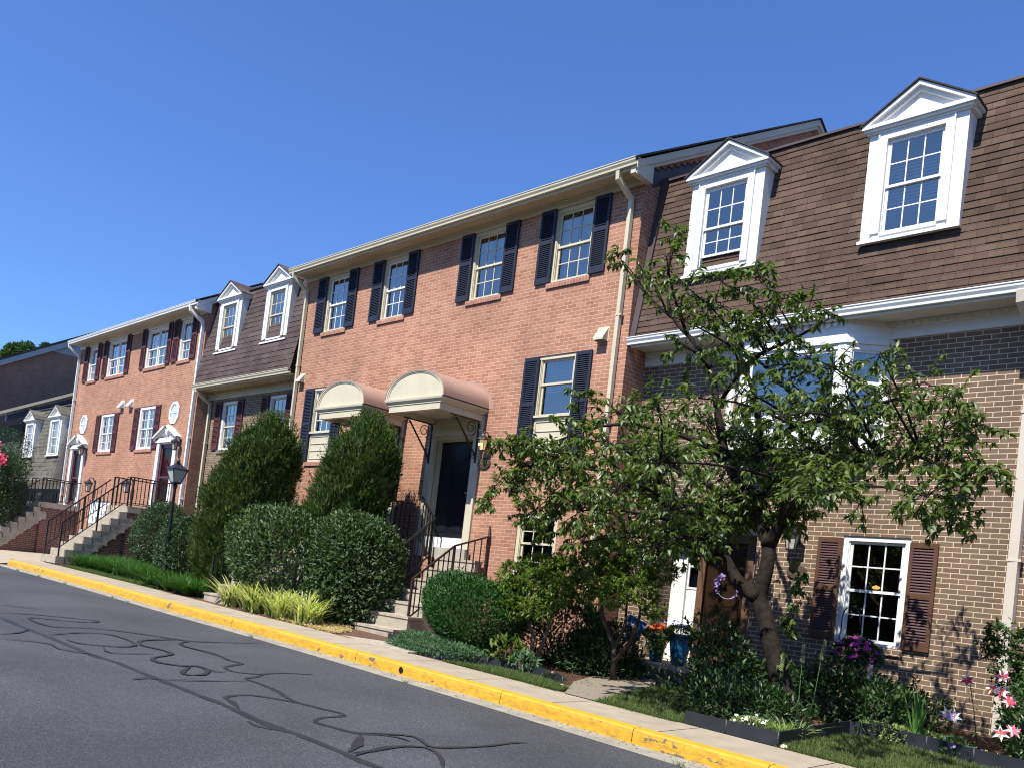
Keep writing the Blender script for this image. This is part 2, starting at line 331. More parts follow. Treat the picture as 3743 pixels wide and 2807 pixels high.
def courses(mb, x0, x1, z0, z1, yf, pitch, step=.013, skew=0):
    """mansard slope made of lapped shingle courses"""
    n = int(round((z1-z0)/pitch)); rnd = random.Random(5)
    for k in range(n):
        a = z0+(z1-z0)*k/n; b = z0+(z1-z0)*(k+1)/n; xs = [x0]
        while xs[-1] < x1: xs.append(min(x1, xs[-1]+rnd.uniform(.2, .62)))
        for i in range(len(xs)-1):
            d = step*rnd.uniform(.55, 1.25); dz = rnd.uniform(-.004, .004)
            u, v = xs[i], xs[i+1]; ya = yf(a)-d; yb = yf(b)
            mb.quad((u, ya, a+dz), (v, ya, a+dz), (v, yb, b+.006), (u, yb, b+.006))
            mb.quad((u, yf(a)+.004, a+dz), (v, yf(a)+.004, a+dz), (v, ya, a+dz), (u, ya, a+dz))
            mb.add([(u, ya, a+dz), (u, yf(a)+.004, a+dz), (u, yb, b+.006)], [(0, 1, 2)]); mb.add([(v, ya, a+dz), (v, yf(a)+.004, a+dz), (v, yb, b+.006)], [(0, 2, 1)])
def dormer(H, x0, x1, z0, z1, za, Yf, yroof, trim, sash, roofm, inside='blind', blindh=None, grid=(3, 2), sillt=None, open_=False, wcw=.05):
    """gabled dormer: front face at Yf, eave z1, apex za; its back dies into the mansard"""
    wi0, wi1, wz0, wz1 = x0+.25, x1-.27, z0+.115, z1-.17
    Yb = yroof(z1)+.5; mb = MB()
    wall_holes(mb, x0, x1, z0, z1, Yf, [(wi0, wi1, wz0, wz1)], .1)
    mb.quad((x1, Yf, z0), (x1, Yb, z0), (x1, Yb, z1), (x1, Yf, z1)); mb.quad((x0, Yf, z0), (x0, Yf, z1), (x0, Yb, z1), (x0, Yb, z0))
    mb.quad((x0, Yf, z0), (x0, Yb, z0), (x1, Yb, z0), (x1, Yf, z0))
    D = mb.build('dormer', trim, H)
    # casing with back band, sill
    t = MB(); cw = .10
    t.box(wi0-cw, wi0, Yf-.022, Yf, wz0, wz1+cw); t.box(wi1, wi1+cw, Yf-.022, Yf, wz0, wz1+cw); t.box(wi0, wi1, Yf-.022, Yf, wz1, wz1+cw)
    t.box(wi0-cw-.02, wi0-cw, Yf-.036, Yf, wz0, wz1+cw+.02); t.box(wi1+cw, wi1+cw+.02, Yf-.036, Yf, wz0, wz1+cw+.02); t.box(wi0-cw, wi1+cw, Yf-.036, Yf, wz1+cw, wz1+cw+.02)
    t.box(wi0, wi1, Yf-.02, Yf+.08, wz0-.045, wz0)
    t.box(x0-.02, x1+.02, Yf-.05, Yf+.02, z0-.015, z0+.028)
    t.build('window_casing', trim, D)
    # pediment: tympanum, horizontal cornice, raking cornices
    cx = (x0+x1)/2; e = .085; p = MB()
    p.add([(x0, Yf, z1), (x1, Yf, z1), (cx, Yf, za-.1)], [(0, 1, 2)])
    for k, (yy, h0, h1) in enumerate(((-.10, .0, .05), (-.07, -.035, .0), (-.035, -.06, -.035))):
        p.box(x0-e*(1-.3*k), x1+e*(1-.3*k), Yf+yy, Yf+.02, z1+h0, z1+h1)
    dx = cx-(x0-e); dz = za-(z1+.05); ln = math.hypot(dx, dz); nx, nz = dz/ln, dx/ln
    for sgn in (1, -1):
        for yy, a0, a1 in ((-.10, 0, .05), (-.05, .0505, .10)):
            a = [(x0-e if sgn > 0 else x1+e, z1+.05), (cx, za)]
            def q(pt, off): return (pt[0]+sgn*nx*off, pt[1]-nz*off)
            P1, P2 = (a[0][0]+sgn*a0/nx*0, a[0][1]), (cx, za); P1 = (a[0][0]+sgn*a0*ln/dz, a[0][1]); P2 = (cx, za-a0*ln/dx); Q1 = (a[0][0]+sgn*a1*ln/dz, a[0][1]); Q2 = (cx, za-a1*ln/dx)
            vs = [(x, y, z) for y in (Yf+yy, Yf+.01) for x, z in (P1, P2, Q2, Q1)]
            p.add(vs, [(0, 1, 2, 3), (7, 6, 5, 4), (0, 4, 5, 1), (3, 2, 6, 7), (0, 3, 7, 4)])
    # side cornice returns under the eaves
    p.box(x1, x1+e, Yf+.021, Yb, z1+.0, z1+.05); p.box(x1, x1+.05, Yf+.021, Yb, z1-.06, z1)
    p.box(x0-e, x0, Yf+.021, Yb, z1+.0, z1+.05)
    p.build('pediment', trim, D)
    rf = MB(); Yr = yroof(za)+1.3
    for sgn in (1, -1):
        xe = x0-e-.02 if sgn > 0 else x1+e+.02
        ze = z1+.04; yb = Yb+.4
        a = (xe, Yf-.125, ze); b = (cx, Yf-.125, za+.012); c = (cx, Yr, za+.012); d = (xe, yb, ze)
        up = .022
        vs = [a, b, c, d]+[(v[0], v[1], v[2]+up) for v in (a, b, c, d)]
        rf.add(vs, [(0, 1, 2, 3), (7, 6, 5, 4), (0, 4, 5, 1), (0, 3, 7, 4)])
    rf.build('dormer_roof', roofm, D)
    # sashes
    a, b, c, d = wi0+.012, wi1-.012, wz0+.01, wz1-.02; mt = (c+d)/2; s = MB(); gm = MB(); pn = MB(); fw = .036
    lowp = c+.19 if open_ else c
    for (pz, qz, y) in ((mt-.018, d, Yf+.035), (lowp, mt+.018+(.0), Yf+.06)):
        s.box(a, a+fw, y, y+.025, pz, qz); s.box(b-fw, b, y, y+.025, pz, qz); s.box(a+fw, b-fw, y, y+.025, qz-fw, qz); s.box(a+fw, b-fw, y, y+.025, pz, pz+fw)
        pn.quad((a+fw, y+.012, pz+fw), (b-fw, y+.012, pz+fw), (b-fw, y+.012, qz-fw), (a+fw, y+.012, qz-fw))
        for k in range(1, grid[0]):
            x = a+fw+(b-a-2*fw)*k/grid[0]; gm.box(x-.008, x+.008, y+.005, y+.011, pz+fw, qz-fw)
        z = (pz+qz)/2; gm.box(a+fw, b-fw, y+.0045, y+.0115, z-.008, z+.008)
    s.box(wi0, a, Yf+.03, Yf+.09, wz0, wz1); s.box(b, wi1, Yf+.03, Yf+.09, wz0, wz1); s.box(a, b, Yf+.03, Yf+.09, d, wz1)
    s.build('sash', sash, D); pn.build('glass_pane', MATS['window_glass'], D); gm.build('muntins', sash, D)
    rm = MB(); e2 = Yf+.42; rm.quad((wi0-.05, e2, wz0-.05), (wi1+.05, e2, wz0-.05), (wi1+.05, e2, wz1+.05), (wi0-.05, e2, wz1+.05))
    rm.build('room_interior', C['dark'], D)
    if inside == 'blind':
        bm_ = MB(); y = Yf+.12; z = d if blindh is None else blindh
        while z > c: bm_.add([(a, y+.012, z), (b, y+.012, z), (b, y-.012, z-.03), (a, y-.012, z-.03)], [(0, 1, 2, 3)]); z -= .047
        bm_.build('blind', C['blind'], D)
    elif inside == 'curtain':
        cm = MB(); cm.quad((a, Yf+.15, c), (b, Yf+.15, c), (b, Yf+.15, d), (a, Yf+.15, d)); cm.build('curtain', C['curtain'], D)
    return D
def wall_lamp(H, x, z, Y, size=1, lit=False):
    m = C['iron']; r = .075*size; yc = Y-.13*size
    mb = MB(); mb.box(x-.03*size, x+.03*size, Y-.02, Y, z-.02*size, z+.16*size)
    mb.tube([(x, Y-.01, z+.1*size), (x, Y-.05*size, z+.19*size), (x, yc+.02, z+.2*size), (x, yc, z+.14*size)], .009*size, 6)
    mb.lathe((x, yc, z), [(r*.25, .16*size), (r*.5, .135*size), (r*1.25, .09*size), (r*1.3, .075*size), (r*.9, .07*size)], 6)
    mb.lathe((x, yc, z), [(r*.62, -.09*size), (r*.62, -.075*size)], 6)
    for k in range(6):
        an = 2*math.pi*(k+.5)/6; c_, s_ = math.cos(an), math.sin(an)
        mb.tube([(x+r*.9*c_, yc+r*.9*s_, z+.07*size), (x+r*.6*c_, yc+r*.6*s_, z-.08*size)], .005*size, 4)
    Lp = mb.build('wall_lamp', m, H)
    g = mat('lamp_glass_lit', (.8, .55, .25), .2, .5, 0, emit=.25) if lit else mat('lamp_glass', (.42, .40, .34), .2, .5, .1)
    MB().lathe((x, yc, z), [(r*.85, .066*size), (r*.56, -.074*size)], 6).build('lamp_glass', g, Lp)
    if lit: MB().lathe((x-.0, yc-r*.9, z), [(.004, .02), (.016, .01), (.018, -.01), (.008, -.03)], 8).build('bulb', mat('bulb', (1, .8, .45), emit=2), Lp)
    return Lp
def gable_side(mb, X, Yf, Yr, Yb, z0, ze, zr):
    mb.add([(X, Yf, z0), (X, Yb, z0), (X, Yb, ze), (X, Yr, zr), (X, Yf, ze)], [(0, 1, 2, 3, 4)])
def roof_slab(mb, x0, x1, ya, za, yb, zb, t=.05):
    d = Vector((0, yb-ya, zb-za)).normalized(); n = Vector((0, -d.z, d.y))*t
    if n.z < 0: n = -n
    vs = [(x, y, z) for x in (x0, x1) for y, z in ((ya, za), (yb, zb), (yb+n.y, zb+n.z), (ya+n.y, za+n.z))]
    mb.add(vs, [(0, 1, 5, 4), (1, 2, 6, 5), (2, 3, 7, 6), (3, 0, 4, 7), (0, 3, 2, 1), (4, 5, 6, 7)])

# measured runs of road sealant and the tree's skeleton
TAR= [(0.09,[(-13.4,3.94),(-12.45,3.94),(-12.21,3.96),(-11.52,4.0),(-10.67,4.02),(-10.0,4.05),(-9.65,4.13),(-9.21,4.13),(-8.57,4.14),(-7.98,4.16),(-7.33,4.16)]),(0.09,[(-7.88,4.16),(-7.41,4.18),(-6.95,4.17),(-6.69,4.14),(-6.3,4.16),(-6.04,4.19),(-5.75,4.19),(-5.4,4.19),(-5.12,4.17),(-4.88,4.18),(-4.65,4.17)]),(0.06,[(-6.58,4.04),(-6.38,4.01),(-6.21,4.13),(-6.13,4.15)]),(0.06,[(-7.08,4.24),(-7.4,4.34),(-7.62,4.39),(-7.71,4.57),(-7.7,4.74),(-7.51,4.91),(-7.25,5.05),(-7.0,5.12),(-6.75,5.19),(-6.64,5.08),(-6.61,4.84),(-6.45,4.66),(-6.3,4.68),(-6.07,4.73),(-5.93,4.8),(-5.87,5.04),(-5.78,5.23)]),(0.06,[(-10.88,5.66),(-10.48,5.75),(-10.25,5.77),(-9.93,5.72),(-9.72,5.79),(-9.47,5.42),(-9.25,5.31),(-9.04,5.36),(-8.95,5.61),(-9.04,5.94),(-8.94,6.35)]),(0.055,[(-8.92,5.61),(-8.75,5.41),(-8.65,5.21),(-8.4,5.21),(-7.93,5.18),(-7.55,5.07),(-7.3,5.05)]),(0.045,[(-9.46,4.95),(-9.36,5.03),(-9.09,5.02),(-9.1,5.22)]),(0.03,[(-8.51,4.48),(-8.49,4.79),(-8.49,5.12)]),(0.03,[(-11.46,5.95),(-11.56,6.48),(-11.63,7.21)]),(0.09,[(-5.87,4.74),(-5.58,4.48),(-5.39,4.25)]),(0.05,[(-5.36,4.26),(-5.37,4.47),(-5.44,4.8),(-5.42,4.92)]),(0.04,[(-5.87,4.92),(-5.75,5.05),(-5.57,5.06)]),(0.05,[(-5.98,4.77),(-5.87,5.06),(-5.73,5.24),(-5.49,5.15),(-5.35,5.13),(-5.29,5.41),(-5.27,5.73),(-5.31,6.04),(-5.29,6.28)]),(0.05,[(-5.28,4.23),(-5.39,4.5),(-5.45,4.78),(-5.37,5.04),(-5.1,4.96),(-4.75,4.68)]),(0.04,[(-15.02,4.39),(-14.94,4.57),(-14.67,4.89)]),(0.05,[(-13.9,4.08),(-13.93,4.52),(-13.74,4.99),(-13.57,5.34),(-13.43,5.37),(-13.25,5.18),(-13.29,4.8),(-13.48,4.51),(-13.41,4.34),(-12.97,4.29),(-12.53,4.39),(-12.56,4.69),(-12.53,5.02),(-12.25,5.42),(-11.93,5.69),(-11.61,5.95),(-11.57,6.45)]),(0.05,[(-11.59,3.43),(-11.78,3.69),(-12.14,3.94)]),(0.04,[(-11.19,3.32),(-11.1,3.6),(-10.88,3.81),(-10.53,3.78),(-10.27,3.97),(-10.05,4.09)]),(0.05,[(-11.7,4.06),(-12.02,4.57),(-11.99,4.93),(-11.53,5.02),(-11.0,4.92),(-10.83,4.61),(-11.02,4.21),(-11.33,4.15)]),(0.04,[(-10.74,4.4),(-10.32,4.32),(-10.3,4.85)]),(0.06,[(-11.74,5.97),(-11.53,5.31),(-11.31,5.11),(-10.96,5.02),(-10.71,5.12),(-10.34,5.12),(-9.99,4.71),(-9.66,4.64),(-9.45,4.84),(-9.46,5.02),(-9.19,5.02),(-8.87,4.8),(-8.86,4.59),(-9.03,4.62),(-9.41,4.91)]),(0.04,[(-9.23,5.04),(-9.1,5.12)]),(0.05,[(-11.56,5.96),(-11.25,5.67),(-10.85,5.67),(-10.44,5.84)]),(0.06,[(-8.56,3.83),(-8.64,4.03),(-8.57,4.14)]),(0.035,[(-8.57,4.14),(-8.51,4.42),(-8.46,4.77)])]
BLOBS= [(-6.37,9.35,4.8,0.16),(-6.34,9.17,4.39,0.19),(-7.11,9.17,4.54,0.14),(-6.7,9.27,4.22,0.2),(-5.99,9.12,3.93,0.24),(-5.48,9.12,3.9,0.22),(-5.14,9.31,4.01,0.21),(-4.6,9.05,3.57,0.19),(-5.54,9.29,3.65,0.27),(-6.28,9.22,3.64,0.27),(-5.18,9.42,3.55,0.25),(-4.9,9.73,3.4,0.26),(-4.27,9.41,3.42,0.13),(-6.33,9.8,3.39,0.33),(-5.24,8.96,3.09,0.31),(-5.23,9.85,3.16,0.3),(-4.16,8.79,2.74,0.23),(-4.21,9.55,2.81,0.25),(-4.22,8.61,2.43,0.23),(-3.83,9.09,2.36,0.28),(-3.28,8.39,2.57,0.13),(-3.18,8.45,2.21,0.26),(-3.61,10.44,2.82,0.36),(-2.74,8.85,2.23,0.21),(-3.53,9.98,2.24,0.34),(-3.07,9.73,2.11,0.31),(-2.74,9.62,2.13,0.18),(-6.89,9.21,2.42,0.31),(-7.84,9.57,2.76,0.2),(-6.54,7.89,1.83,0.27),(-7.63,8.39,1.82,0.2),(-8.9,9.12,2.0,0.1),(-5.94,7.91,1.71,0.33),(-5.2,7.66,2.03,0.32),(-4.77,7.74,2.12,0.29),(-5.3,9.53,2.62,0.35),(-3.93,7.89,1.91,0.29),(-4.83,10.7,2.51,0.37),(-6.93,10.1,2.09,0.42),(-7.99,9.43,1.66,0.37),(-8.81,9.59,1.41,0.31),(-8.95,9.16,1.2,0.15),(-8.8,9.95,1.11,0.3),(-8.26,10.38,1.25,0.47),(-7.34,10.23,1.52,0.5),(-5.96,9.21,1.72,0.45),(-6.22,10.7,2.25,0.49),(-5.41,10.47,2.06,0.48),(-4.61,10.05,1.96,0.42),(-4.34,10.7,2.14,0.41),(-3.48,9.81,1.84,0.31),(-2.75,8.9,1.67,0.28),(-2.64,9.4,1.62,0.21),(-2.43,9.12,1.57,0.08),(-5.83,8.22,0.74,0.31),(-6.55,10.26,1.21,0.47),(-6.15,10.74,1.48,0.45),(-5.4,10.57,1.53,0.4),(-3.33,7.43,1.12,0.24),(-5.58,9.26,0.79,0.29),(-5.73,10.67,1.16,0.28),(-6.05,9.25,0.62,0.22),(-7.88,9.24,0.77,0.14),(-6.71,8.6,0.63,0.2),(-3.14,7.97,1.08,0.13),(-2.58,7.9,1.16,0.23),(-3.09,10.25,1.36,0.26),(-2.87,9.54,1.03,0.19),(-2.74,8.14,1.03,0.12),(-4.85,10.37,1.27,0.24),(-3.42,7.99,1.3,0.21),(-8.9,9.81,2.09,0.21),(-9.24,9.39,2.06,0.09),(-6.22,9.21,1.84,0.35),(-7.44,8.64,1.57,0.31),(-8.78,9.39,1.39,0.27),(-9.53,9.57,1.26,0.14),(-8.08,9.18,1.06,0.25),(-6.25,7.91,0.94,0.32),(-5.51,7.53,1.11,0.33),(-4.84,7.4,1.4,0.33),(-5.58,10.7,2.07,0.44),(-4.37,9.49,1.91,0.36),(-7.4,10.46,0.89,0.36),(-5.08,7.89,0.97,0.32),(-6.11,10.63,1.39,0.4),(-5.25,10.49,1.49,0.36),(-3.23,7.35,1.07,0.21),(-6.5,10.7,0.99,0.31),(-5.69,10.65,1.15,0.25),(-5.33,8.1,0.58,0.18),(-8.17,9.55,0.8,0.13),(-7.99,10.14,0.78,0.21),(-4.91,10.49,1.23,0.21)]
TRUNK = [(-4.58,10.3,-1.25,0.17),(-4.77,10.3,-0.84,0.15),(-4.94,10.3,-0.41,0.14),(-5.08,10.3,-0.03,0.13),(-5.18,10.3,0.2,0.12)]
LIMB_A = [(-5.18,10.3,0.2,0.12),(-5.49,10.25,0.4,0.085),(-5.7,10.15,0.74,0.075),(-6.03,10.0,1.07,0.06),(-6.34,9.8,1.28,0.045),(-6.83,9.6,1.55,0.035),(-7.57,9.5,1.8,0.02)]
LIMB_B = [(-5.18,10.3,0.2,0.12),(-5.13,10.3,0.55,0.11),(-5.16,10.35,0.85,0.1),(-5.34,10.4,1.2,0.09),(-5.61,10.4,1.56,0.08),(-5.89,10.4,2.0,0.07),(-6.08,10.4,2.57,0.06),(-6.3,10.45,3.24,0.05),(-6.64,10.5,3.68,0.04),(-7.02,10.5,4.07,0.03),(-7.2,10.5,4.57,0.02),(-7.19,10.5,5.12,0.012)]
LIMB_C = [(-5.61,10.4,1.56,0.07),(-5.48,10.5,1.95,0.055),(-5.55,10.55,2.39,0.05),(-5.7,10.6,2.91,0.035),(-5.97,10.6,3.5,0.025),(-5.77,10.6,4.11,0.015)]
LIMB_D = [(-5.44,10.5,2.19,0.045),(-5.03,10.5,2.41,0.04),(-4.49,10.3,2.46,0.03),(-3.93,10.2,2.57,0.02),(-3.4,10.2,2.64,0.012)]
LIMB_E = [(-5.16,10.35,0.85,0.09),(-4.89,10.2,1.25,0.07),(-4.53,10.1,1.58,0.06),(-4.09,10.0,1.84,0.045),(-3.63,9.95,1.95,0.03),(-3.18,9.9,1.8,0.022),(-2.97,9.9,1.41,0.012)]
LIMB_F = [(-5.89,10.4,2.0,0.05),(-6.22,10.1,2.2,0.04),(-6.84,9.9,2.37,0.03),(-7.55,9.8,2.39,0.02),(-8.46,9.7,2.13,0.012)]
LIMB_G = [(-7.02,10.5,4.07,0.025),(-7.44,10.4,4.44,0.018),(-7.97,10.4,5.03,0.01)]
LIMB_H = [(-6.05,10.4,2.82,0.03),(-5.54,10.1,3.2,0.025),(-4.86,9.9,3.36,0.018),(-4.49,9.9,3.54,0.01)]

# ================================================================ TOWNHOUSES
YW, YR = 11.8, 12.37            # projecting fronts, recessed fronts
def brick_block(name, label, x0, x1, bm, holes, trim, soff, right=True, left=False, zb=-1.6, dz=0, gutter_m=None):
    H = thing(name, ((x0+x1)/2, YW, -1.1+dz), label, 'house')
    mb = MB(); wall_holes(mb, x0, x1, zb, 7.2+dz, YW, holes)
    ze, zr, Yr, Yb = 7.33+dz, 10.62+dz, 17.6, 24
    for X, on in ((x1, right), (x0, left)):
        if on: mb.add([(X, YW, zb), (X, Yb, zb), (X, Yb, ze), (X, Yr, zr), (X, YW, ze+.13)], [(0, 1, 2, 3, 4) if X == x1 else (4, 3, 2, 1, 0)])
    mb.build('wall', MATS[bm], H)
    s = MB(); s.box(x0-.08, x1+.10, 11.40, YW+.05, 7.17+dz, 7.21+dz); s.box(x0-.08, x1+.10, 11.375, 11.40, 7.10+dz, 7.31+dz)
    for k in range(7): s.box(x0, x1, 11.42+k*.055, 11.424+k*.055, 7.166+dz, 7.17+dz)
    s.build('soffit', soff, H)
    f = MB(); f.box(x0, x1+.03, YW-.035, YW, 7.03+dz, 7.17+dz); f.box(x0, x1+.03, YW-.055, YW-.035, 7.13+dz, 7.17+dz); f.build('frieze', trim, H)
    r = MB(); sl = (zr-ze)/(Yr-YW)
    roof_slab(r, x0-.1, x1+.16, 11.33, ze-.10+.03, Yr, zr+.16, .03); roof_slab(r, x0-.1, x1+.16, Yb+.45, ze-.1, Yr, zr+.16, .03)
    r.build('roof', MATS['dark_shingle'], H)
    if right:
        b = MB()
        for (oy, t0, t1, xa, xb) in ((0, .0, .12, x1+.10, x1+.13), (0, .12, .20, x1+.0, x1+.10)):
            for (ya, za, yb, zb_) in ((11.36, ze-.10, Yr, zr+.155), (Yb+.4, ze-.1, Yr, zr+.155)):
                b.add([(x, y, z) for x in (xa, xb) for y, z in ((ya, za), (yb, zb_), (yb, zb_-t1*1.0), (ya, za-t1*1.0))]if t0 else
                      [(x, y, z) for x in (xa, xb) for y, z in ((ya, za), (yb, zb_), (yb, zb_-.13), (ya, za-.13))],
                      [(0, 1, 2, 3), (7, 6, 5, 4), (0, 4, 5, 1), (3, 2, 6, 7), (0, 3, 7, 4)])
        b.box(x1+.0, x1+.12, 11.38, 11.84, 7.02+dz, 7.30+dz)
        b.build('rake_board', trim, H)
    g = gutter(H, x0-.12, x1+.12, 11.28, 7.27+dz, gutter_m or trim)
    return H
def door6(mb, x0, x1, z0, z1, y):
    w_ = (x1-x0)
    for cx in (.28, .72):
        for a, b in ((.06, .34), (.40, .74), (.80, .95)):
            X0, X1 = x0+w_*(cx-.15), x0+w_*(cx+.15); Z0, Z1 = z0+(z1-z0)*a, z0+(z1-z0)*b
            mb.box(X0, X1, y-.006, y, Z0, Z1)
            mb.box(X0+.03, X1-.03, y-.014, y-.0061, Z0+.03, Z1-.03)
# ---------------- main salmon block, two dwellings with barrel awnings
DOORS = [(-13.5, -11.97), (-15.93, -14.40)]
WU = [(-18.02, -17.06), (-15.78, -14.87), (-12.86, -11.92), (-10.70, -9.75)]
holes = [(a, b, 5.62, 7.03) for a, b in WU]+[(-10.72, -9.80, 2.40, 4.25), (-18.07, -17.12, 2.40, 4.25), (-10.78, -9.82, .05, 1.32)]
holes += [(a, b, .36, 3.10) for a, b in DOORS]
HM = brick_block('brick_townhouse', 'salmon brick double townhouse with navy shutters and two barrel awnings', -19.0, -8.75, 'salmon_brick', holes, C['cream'], C['soffit'])
for i, (a, b) in enumerate(WU):
    window(HM, a, b, 5.62, 7.03, YW, C['cream'], C['vinyl'] if i < 2 else C['cream'], sill=MATS['soldier_brick'], meet=6.31)
SH = [(-18.38, -18.0), (-17.09, -16.73), (-16.14, -15.75), (-14.90, -14.54), (-13.19, -12.83), (-11.94, -11.58), (-11.02, -10.66), (-9.76, -9.41)]
for a, b in SH: shutter(HM, a, b, 5.63, 7.035, YW, C['navy'], mid=.56)
for (a, b, la, ra) in ((-10.72, -9.80, (-11.03, -10.67), (-9.80, -9.45)), (-18.07, -17.12, (-18.38, -18.02), (-17.13, -16.78))):
    W = window(HM, a, b, 3.10, 4.25, YW, C['cream'], C['cream'] if a > -12 else C['vinyl'], inside='blind', cw=.07, grid=(1, 1) if a > -12 else (3, 2), meet=3.73, blindh=3.62)
    p = MB(); p.box(a, b, YW+.02, YW+.10, 2.40, 3.098); p.box(a-.02, b+.02, YW-.03, YW+.02, 3.10, 3.14)
    for z0, z1 in ((2.84, 3.03), (2.47, 2.68)):
        for (u0, u1, v0, v1) in ((a+.09, b-.09, z1-.012, z1), (a+.09, b-.09, z0, z0+.012), (a+.09, a+.102, z0+.012, z1-.012), (b-.102, b-.09, z0+.012, z1-.012)): p.box(u0, u1, YW+.006, YW+.02, v0, v1)
    p.build('window_apron', C['cream'], W)
    MB().box(a-.03, b+.03, YW-.035, YW+.06, 2.30, 2.398).build('brick_sill', MATS['soldier_brick'], W)
    for u, v in (la, ra): shutter(HM, u, v, 2.40, 4.235, YW, C['navy'], mid=.52)
window(HM, -10.78, -9.82, .05, 1.32, YW, C['cream'], C['cream'], meet=.78, sill=MATS['soldier_brick'], inside='none')
vent(HM, -9.38, -9.17, 4.36, 4.60, YW, C['cream']); vent(HM, -18.75, -18.54, 4.42, 4.64, YW, C['cream'])
downspout(HM, [(-9.0, 11.36, 7.18), (-9.0, 11.37, 7.02), (-8.95, 11.72, 6.78), (-8.95, 11.74, 6.6), (-8.95, 11.74, -1.1)], C['cream'], .038)
downspout(HM, [(-18.92, 11.33, 7.18), (-18.92, 11.34, 7.05), (-18.84, 11.72, 6.8), (-18.84, 11.74, 6.6), (-18.84, 11.74, -1.0)], C['cream'], .038)
# stepped flashing where the neighbour's roof meets this gable
def step_flash(H, X, y0, z0, y1, z1, w0=.34):
    mb = MB(); tm_ = MB(); n = int((y1-y0)/.19)
    for k in range(n):
        a, b = y0+(y1-y0)*k/n, y0+(y1-y0)*(k+1)/n; za, zb = z0+(z1-z0)*k/n, z0+(z1-z0)*(k+1)/n; c = a+(b-a)*.72; zc_ = zb-.10
        mb.add([(X, a, za-w0), (X, b, zb-w0), (X, b, zb), (X, c, zc_), (X, a, za)], [(0, 1, 2, 3, 4)])
        for (p1, q1), (p2, q2) in (((a, za), (c, zc_)), ((c, zc_), (b, zb))): tm_.add([(X+.004, p1, q1-.012), (X+.004, p2, q2-.012), (X+.004, p2, q2+.016), (X+.004, p1, q1+.016)], [(0, 1, 2, 3)])
    o = mb.build('step_flashing', C['flash'], H); tm_.build('flashing_edge', mat('tar_edge', (.02, .014, .014), .7), o); return o
step_flash(HM, -8.745, 12.0, 7.38, 17.45, 10.25)
for di, (a, b) in enumerate(DOORS):
    y = YW; j = MB()
    j.box(a, a+.17, y-.05, y+.05, .36, 2.86); j.box(b-.19, b, y-.05, y+.05, .36, 2.86)
    j.box(a-.02, b+.02, y-.055, y+.05, 2.861, 3.21); j.box(a-.03, b+.03, y-.075, y-.055, 2.90, 2.94); j.box(a-.03, b+.03, y-.075, y-.055, 3.05, 3.10)
    j.box(a, a+.10, y+.05, y+.31, .56, 2.86); j.box(b-.10, b, y+.05, y+.31, .56, 2.86); j.box(a+.10, b-.10, y+.05, y+.31, 2.80, 2.86)
    j.box(a+.10, a+.13, y+.23, y+.31, .78, 2.80); j.box(b-.44, b-.10, y+.24, y+.31, .56, 2.80); j.box(a+.13, b-.44, y+.24, y+.31, 2.78, 2.80)
    j.box(a+.10, a+.125, y+.12, y+.15, .56, 2.80)
    S = j.build('door_surround', C['cream'], HM)
    MB().box(a+.10, b-.10, y+.0, y+.31, .56, .775).build('threshold', C['white'], S)
    dm = MB(); dm.box(a+.13, b-.44, y+.26, y+.30, .776, 2.78); door6(dm, a+.13, b-.44, .776, 2.78, y+.26)
    dd = dm.build('front_door', C['black'], HM)
    MB().lathe((b-.52, y+.235, 1.72), [(.008, -.02), (.026, -.012), (.03, .0), (.026, .012), (.008, .02)], 12).build('door_knob', C['brass'], dd)
    # awning
    ca, cb = a-.12, b+.10; yf = 10.6; zc = 3.345; ht = .55; cx = (ca+cb)/2; rw = (cb-ca)/2; n = 22
    arc = [(cx-rw*math.cos(math.pi*k/n), zc+ht*math.sin(math.pi*k/n)**.85) for k in range(n+1)]
    A = MB(); A.smooth = True; ny = 2
    vs = [(x, y_, z) for y_ in (yf-.03, YW-.002) for x, z in arc]; A.add(vs, [(k, k+1, n+1+k+1, n+1+k) for k in range(n)])
    A.smooth = False
    ia = [(cx+(x-cx)*.975, zc+(z-zc)*.955-.004) for x, z in arc]
    for k in range(n): A.quad((arc[k][0], yf-.03, arc[k][1]), (ia[k][0], yf-.03, ia[k][1]), (ia[k+1][0], yf-.03, ia[k+1][1]), (arc[k+1][0], yf-.03, arc[k+1][1]))
    for X in (ca, cb): A.box(min(X, X+(.02 if X == ca else -.02)), max(X, X+(.02 if X == ca else -.02)), yf-.03, YW-.002, zc-.02, zc)
    # stepped metal flashing on the brick
    rnd = random.Random(di)
    for k in range(n):
        (xa, za), (xb, zb) = arc[k], arc[k+1]; d = .07+.05*(k % 2); d2 = .07+.05*(k % 2)
        oa = (cx+(xa-cx)*(1+d/rw), zc+(za-zc)*(1+d/ht*.8)); ob = (cx+(xb-cx)*(1+d2/rw), zc+(zb-zc)*(1+d2/ht*.8))
        A.quad((xa, YW-.004, za), (oa[0], YW-.004, oa[1]), (ob[0], YW-.004, ob[1]), (xb, YW-.004, zb))
    AW = A.build('awning', C['pink'], HM, label='%s barrel awning' % ('right' if di == 0 else 'left'))
    T = MB()   # tympanum with raised arch moulding
    T.add([(cx+(x-cx)*.97, yf, zc+(z-zc)*.95) for x, z in arc], [tuple(range(n+1))])
    for k in range(n):
        (xa, za), (xb, zb) = arc[k], arc[k+1]
        for s0, s1, yy in ((.965, .925, yf-.025), (.925, .885, yf-.012)):
            P = [(cx+(x-cx)*s, zc+(z-zc)*s) for s in (s0, s1) for x, z in ((xa, za), (xb, zb))]
            T.quad((P[0][0], yy, P[0][1]), (P[2][0], yy, P[2][1]), (P[3][0], yy, P[3][1]), (P[1][0], yy, P[1][1]))
            T.quad((P[2][0], yy, P[2][1]), (P[2][0], yf, P[2][1]), (P[3][0], yf, P[3][1]), (P[3][0], yy, P[3][1]))
